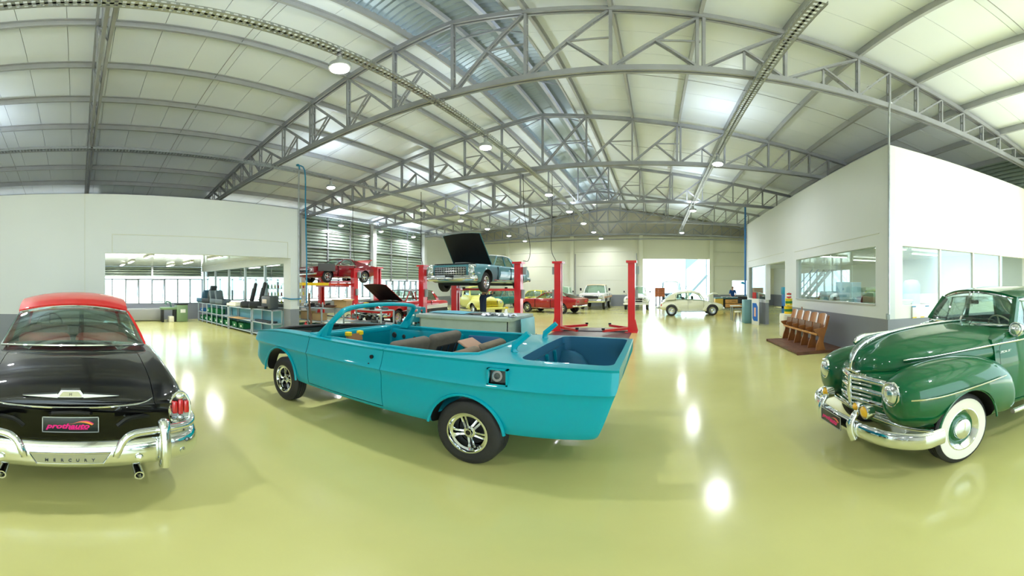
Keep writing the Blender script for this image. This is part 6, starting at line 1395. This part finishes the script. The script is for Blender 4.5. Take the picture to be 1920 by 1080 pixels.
# ------------------------------------------------------------------ people
def person(name, label, loc, rz, pose, top, bottom, cap=None, scale=1.0):
    """pose: dict of joints (x forward, y left, z up)"""
    P = pose; t = thing(name, label, 'person', loc, rz)
    names = ['pel', 'spi', 'che', 'nec', 'hea', 'lsh', 'lel', 'lwr', 'rsh', 'rel', 'rwr', 'lhi', 'lkn', 'lan', 'lto', 'rhi', 'rkn', 'ran', 'rto']
    rad = dict(pel=(.155, .125), spi=(.14, .11), che=(.165, .125), nec=(.055, .058), hea=(.05, .05), lsh=(.07, .07), rsh=(.07, .07), lel=(.048, .048), rel=(.048, .048), lwr=(.034, .034), rwr=(.034, .034), lhi=(.10, .10), rhi=(.10, .10), lkn=(.066, .066), rkn=(.066, .066), lan=(.048, .05), ran=(.048, .05), lto=(.04, .035), rto=(.04, .035))
    edges = [('pel', 'spi'), ('spi', 'che'), ('che', 'nec'), ('nec', 'hea'), ('che', 'lsh'), ('lsh', 'lel'), ('lel', 'lwr'), ('che', 'rsh'), ('rsh', 'rel'), ('rel', 'rwr'), ('pel', 'lhi'), ('lhi', 'lkn'), ('lkn', 'lan'), ('lan', 'lto'), ('pel', 'rhi'), ('rhi', 'rkn'), ('rkn', 'ran'), ('ran', 'rto')]
    me = bpy.data.meshes.new('body'); me.from_pydata([P[n] for n in names], [(names.index(a), names.index(c)) for a, c in edges], [])
    o = link('body', me, t); me.skin_vertices or None
    sk = o.modifiers.new('s', 'SKIN'); lay = me.skin_vertices[0] if len(me.skin_vertices) else None
    if lay:
        for i, n in enumerate(names): lay.data[i].radius = rad[n]; lay.data[i].use_root = (i == 0)
    ss = o.modifiers.new('u', 'SUBSURF'); ss.levels = ss.render_levels = 2
    bpy.context.view_layer.update(); m2 = bpy.data.meshes.new_from_object(o.evaluated_get(bpy.context.evaluated_depsgraph_get())); o.modifiers.clear(); o.data = m2
    m2.materials.clear(); [m2.materials.append(x) for x in (top, bottom, SKIN, BLACK)]
    pz = P['pel'][2]
    def near(c, a, d_):
        a = Vector(P[a]); d_ = Vector(P[d_]); v = d_-a; f = max(0, min(1, (c-a).dot(v)/v.length_squared)); return ((a+v*f)-c).length, f
    for p in m2.polygons:
        c = p.center; ds = [(near(c, a, d_)[0], a, d_, near(c, a, d_)[1]) for a, d_ in edges]; _, a, d_, f = min(ds); k = 0
        if d_ in ('lkn', 'rkn', 'lhi', 'rhi'): k = 1
        if d_ in ('lan', 'ran'): k = 1
        if d_ in ('lto', 'rto') : k = 3
        if a == 'pel' and d_ == 'spi' and f < .35: k = 1
        if d_ == 'hea' or (d_ == 'nec' and f > .8): k = 2
        if d_ in ('lwr', 'rwr') and f > .15: k = 2
        p.material_index = k
    m2.shade_smooth()
    hc = Vector(P['hea'])+Vector((.02, 0, .09)); b = MB(); b.sphere(hc, (.092, .075, .118), 16, 12)
    b.add([hc+Vector(q) for q in ((.085, .018, .0), (.085, -.018, .0), (.115, 0, -.035), (.088, 0, .03))], [(0, 1, 2), (0, 2, 3), (1, 3, 2), (0, 3, 1)]); h = b.build('head', SKIN, t, 60)
    for s_ in (-1, 1):
        b = MB(); b.sphere(hc+Vector((.082, s_*.032, .012)), (.012, .013, .009), 8, 6); b.build('eye', DARK, h, 60); b = MB(); b.sphere(hc+Vector((0, s_*.077, -.005)), (.022, .012, .034), 8, 6); b.build('ear', SKIN, h, 60)
    b = MB(); b.sphere(hc+Vector((.084, 0, -.055)), (.01, .028, .007), 8, 5); b.build('mouth', mat('lips', (150, 90, 80), .5), h, 60)
    b = MB(); n = 14
    vs = []
    for i in range(7):
        th = math.pi*.56*i/6
        for k in range(n): u = 2*math.pi*k/n; vs.append(hc+Vector((-.012+.098*math.sin(th)*math.cos(u), .082*math.sin(th)*math.sin(u), .125*math.cos(th)+.004)))
    b.add(vs, [(i*n+k, (i+1)*n+k, (i+1)*n+(k+1) % n, i*n+(k+1) % n) for i in range(6) for k in range(n)]); b.build('cap' if cap else 'hair', cap or HAIR, t, 60)
    if cap: b = MB(); b.rbox(hc+Vector((.12, 0, .03)), (.10, .12, .012), .005); b.build('cap_peak', cap, t, 40)
    for sd in 'lr':                                   # hands with five fingers
        w_ = Vector(P[sd+'wr']); d_ = (w_-Vector(P[sd+'el'])).normalized(); sx = d_.orthogonal().normalized(); up = d_.cross(sx); b = MB()
        b.tube([w_-d_*.01, w_+d_*.045, w_+d_*.09], [.028, .036, .030], 8, flat=.55)
        for k in range(4):
            q = w_+d_*.085+up*(.024-.016*k); L = (.065, .075, .07, .055)[k]; b.tube([q, q+d_*L*.5+sx*.006, q+d_*L*.85+sx*.022, q+d_*L+sx*.035], [.0085, .0082, .0078, .006], 6)
        q = w_+d_*.03+up*.03; b.tube([q, q+d_*.03+up*.025, q+d_*.06+up*.03], [.011, .010, .007], 6); b.build('hand', SKIN, t, 50)
    return t
stand = dict(pel=(0, 0, .96), spi=(0, 0, 1.12), che=(0, 0, 1.34), nec=(.01, 0, 1.50), hea=(.02, 0, 1.57), lsh=(0, .18, 1.43), rsh=(0, -.18, 1.43), lel=(.26, .22, 1.50), rel=(.26, -.22, 1.50), lwr=(.40, .16, 1.66), rwr=(.40, -.16, 1.66), lhi=(0, .09, .90), rhi=(0, -.09, .90), lkn=(.02, .10, .49), rkn=(.0, -.10, .49), lan=(0, .11, .08), ran=(-.02, -.11, .08), lto=(.16, .12, .035), rto=(.14, -.12, .035))
pp = person('person', 'person in navy work clothes standing under the raised blue car, arms up', (-6.50, 12.85, 0), R(60), stand, NAVY, NAVY); pp.scale = (.93, .93, .93)
lean = dict(stand); lean.update(che=(.12, 0, 1.32), spi=(.04, 0, 1.12), nec=(.19, 0, 1.46), hea=(.23, 0, 1.52), lsh=(.13, .19, 1.40), rsh=(.13, -.19, 1.40), lel=(.22, .26, 1.16), rel=(.24, -.24, 1.16), lwr=(.42, .18, 1.02), rwr=(.44, -.16, 1.02))
person('person', 'person in blue shirt and dark cap leaning over the far workbench', (5.95, 28.0, 0), R(-100), lean, BLUECL, NAVY, mat('cap_dark', (40, 42, 40), .8))
# ------------------------------------------------------------------ right room interior
def lathe_machine(x, y, rz, label, m, L=2.2):
    t = thing('metal_lathe', label, 'machine', (x, y, 0), rz)
    b = MB(); b.rbox((-L*.36, 0, .45), (.6, .5, .9), .03); b.build('left_pedestal', m, t, 40); b = MB(); b.rbox((L*.38, 0, .4), (.45, .45, .8), .03); b.build('right_pedestal', m, t, 40)
    b = MB(); b.rbox((.05, 0, .92), (L, .42, .2), .02); b.build('bed', GREYP, t, 40); b = MB(); b.rbox((-L*.36, 0, 1.28), (.62, .52, .55), .05); b.build('headstock', m, t, 40)
    b = MB(); b.lathe([(.05, 0), (.2, 0), (.21, .02), (.21, .12), (.08, .14), (.06, .1)], (-L*.36+.31, 0, 1.28), (1, 0, 0), 20); b.build('chuck', DCHROME, t, 40); b = MB(); b.lathe([(.02, 0), (.26, 0), (.27, .03), (.24, .06), (.02, .06)], (-L*.36-.35, 0, 1.25), (-1, 0, 0), 22); b.build('pulley_wheel', DARK, t, 40)
    b = MB(); b.rbox((.15, 0, 1.12), (.4, .5, .22), .03); b.build('carriage', DCHROME, t, 40); b = MB(); b.rbox((L*.40, 0, 1.18), (.4, .28, .34), .04); b.build('tailstock', m, t, 40)
    b = MB(); b.lathe([(.09, 0), (.1, .01), (.09, .02), (.08, .01)], (.15, -.28, 1.05), (0, -1, 0), 14, close=True); b.build('hand_wheel', CHROME, t, 40); return t
lathe_machine(6.15, 11.2, R(-90), 'light blue lathe with a big round wheel behind the side window', mat('lathe_blue', (150, 190, 200), .4), 2.4)
lathe_machine(6.35, 8.5-.35+.55, R(-90), 'green machine bed at the right behind the side window', GRN, 1.9)
t = thing('milling_machine', 'green upright milling machine behind the middle of the side window', 'machine', (7.6, 11.0, 0)); b = MB(); b.rbox((0, 0, .8), (.5, .6, 1.6), .05); b.build('column', GRN, t, 40); b = MB(); b.rbox((-.25, 0, 1.55), (.8, .35, .3), .05); b.build('head', GRN, t, 40); b = MB(); b.rbox((-.45, 0, .95), (.5, 1.1, .1), .02); b.build('table', DCHROME, t, 40); b = MB(); b.cyl((-.5, 0, 1.4), (-.5, 0, 1.1), .05, n=12); b.build('spindle', CHROME, t, 40)
t = thing('steel_stairs', 'grey steel stairs seen through the side window of the right room', 'stairs', (8.2, 21.0, 0)); 
for k in range(12): b = MB(); b.box(.22*k, .22*k+.26, -.45, .45, .25+.24*k, .28+.24*k); b.build('tread', GALV, t)
for s_ in (-1, 1):
    b = MB(); b.bar((0, s_*.47, .15), (2.6, s_*.47, 2.98), .05, .2); b.build('stringer', GALV, t); b = MB(); b.bar((0, s_*.47, 1.15), (2.6, s_*.47, 3.95), .04, .04); b.build('handrail', BLUEP, t)
    for k in range(0, 12, 3): b = MB(); b.bar((.22*k+.1, s_*.47, .25+.24*k), (.22*k+.1, s_*.47, 1.25+.24*k), .03, .03); b.build('baluster', GALV, t)
t = thing('storage_locker', 'tall pale blue cupboard inside the right room', 'cupboard', (7.4, 12.8, 0)); b = MB(); b.rbox((0, 0, .95), (.9, .5, 1.9), .02); b.build('body', mat('locker_blue', (150, 188, 205), .4), t, 40)
for s_ in (-1, 1): b = MB(); b.rbox((s_*.22, -.26, .95), (.42, .02, 1.8), .008); d = b.build('door', MATS['locker_blue'], t, 40); b = MB(); b.box(s_*.05-.01, s_*.05+.01, -.29, -.27, .9, 1.05); b.build('handle', DCHROME, d)
t = thing('wash_basin', 'white basin cabinet behind the bright front window', 'basin', (5.75, 7.25, 0)); b = MB(); b.rbox((0, 0, .62), (.7, .45, 1.24), .03); b.build('cabinet', WHITE, t, 40); b = MB(); b.lathe([(.02, .03), (.2, .06), (.26, .16), (.28, .18), (.27, .19), (.2, .1), (.02, .06)], (0, 0, 1.2), n=18); b.build('bowl', WHITE, t, 40)
t = thing('water_tank', 'pale blue cylindrical tank behind the bright front window', 'tank', (7.5, 9.0, 0)); b = MB(); b.lathe([(0, .2), (.25, .2), (.28, .26), (.28, 1.8), (.2, 1.92), (0, 1.95)], n=20); b.build('vessel', mat('tank_blue', (150, 185, 196), .4), t, 40)
for a in (90, 210, 330): b = MB(); b.cyl((.2*math.cos(R(a)), .2*math.sin(R(a)), .25), (.22*math.cos(R(a)), .22*math.sin(R(a)), 0), .025, n=6); b.build('leg', GREYP, t)
t = thing('white_board', 'small white board with coloured corners under the front window', 'board', (5.85, 6.67, 1.12)); b = MB(); b.rbox((0, 0, 0), (.52, .02, .30), .006); b.build('board', mat('board_white', (250, 250, 246), .3), t, 40)
for x, z, m in ((-.22, .13, HOSE), (.2, .13, HOSE), (-.2, -.13, YEL), (.05, -.13, YEL)): b = MB(); b.box(x-.06, x+.06, -.016, -.008, z-.012, z+.012); b.build('corner_mark', m, t)
b = MB(); b.box(9.2, 9.25, 7.0, 18.0, 0, 2.9); b = MB()
# ------------------------------------------------------------------ outside the gate
t = thing('panel_van', 'blue van parked outside beyond the cream round car', 'van', (1.55, 37.0, -.2), R(-90)); t.scale = (1.15, 1.15, 1.32)
st = [(-2.0, .95, .97, .95, .4), (-1.0, 1.0, 1.02, 1), (1.0, 1.0, 1.02, 1), (1.9, .95, .97, .95), (2.05, .90, .9, .92, .45)]
body = solid(net(auto(.86, .35, st), 3, 2, (1,))).build('body', paint('van_blue', (18, 62, 82), .3), t, 40)
greenhouse(t, dict(Bf=(1.7, .76, 1.02), Tf=(1.2, .68, 1.75), Tr=(-1.75, .68, 1.75), Br=(-1.95, .76, 1.02), W=(-1.7, -1.6), B=[(.6, .55), (-.5, -.5)], crown=.06), mat('van_roof', (110, 112, 110), .4), MATS['van_blue'])
for s_ in (1, -1):
    for x in (1.25, -1.25): wheel(t, x, s_, .84, .32, .18, .19, 'steel', n=14)
    round_light(t, 'headlight', (2.08, s_*.6, .75), .09, n=12)
t = thing('timber_stack', 'orange stacked beams outside, left of the blue van', 'timber', (-.1+.5, 34.2, -.2))
for r_ in range(3):
    for k in range(3): b = MB(); b.box(-.45+.30*k, -.165+.30*k, -1, 1, 1.0+.27*r_, 1.255+.27*r_); b.build('beam', mat('orange_timber', (150, 78, 40), .6, var=.15), t)
for x in (-.35, .0, .35): b = MB(); b.box(x-.05, x+.05, -.8, .8, 0, 1.0); b.build('trestle', mat('trestle_blue', (22, 40, 56), .5), t)
t = thing('outside_stairs', 'white-grey outdoor stair structure beyond the open gate', 'stairs', (4.4, 41, -.2))
b = MB(); b.bar((-1.2, 0, .4), (1.4, 0, 3.2), .12, .25); b.build('stringer', mat('weathered_steel', (70, 92, 98), .5), t); b = MB(); b.bar((-1.2, 0, 1.6), (1.4, 0, 4.4), .06, .06); b.build('handrail', mat('weathered_steel', (70, 92, 98), .5), t)
for x in (-1.0, 1.3): b = MB(); b.bar((x, 0, 0), (x, 0, 5.2), .08, .08); b.build('post', mat('weathered_steel', (70, 92, 98), .5), t)
b = MB(); b.prism([(-1.0, 5.4), (.9, 5.4), (-1.0, 3.8)], 'y', -.05, .05); b.build('gable_sheet', mat('pale_teal_sheet', (92, 118, 122), .5), t)
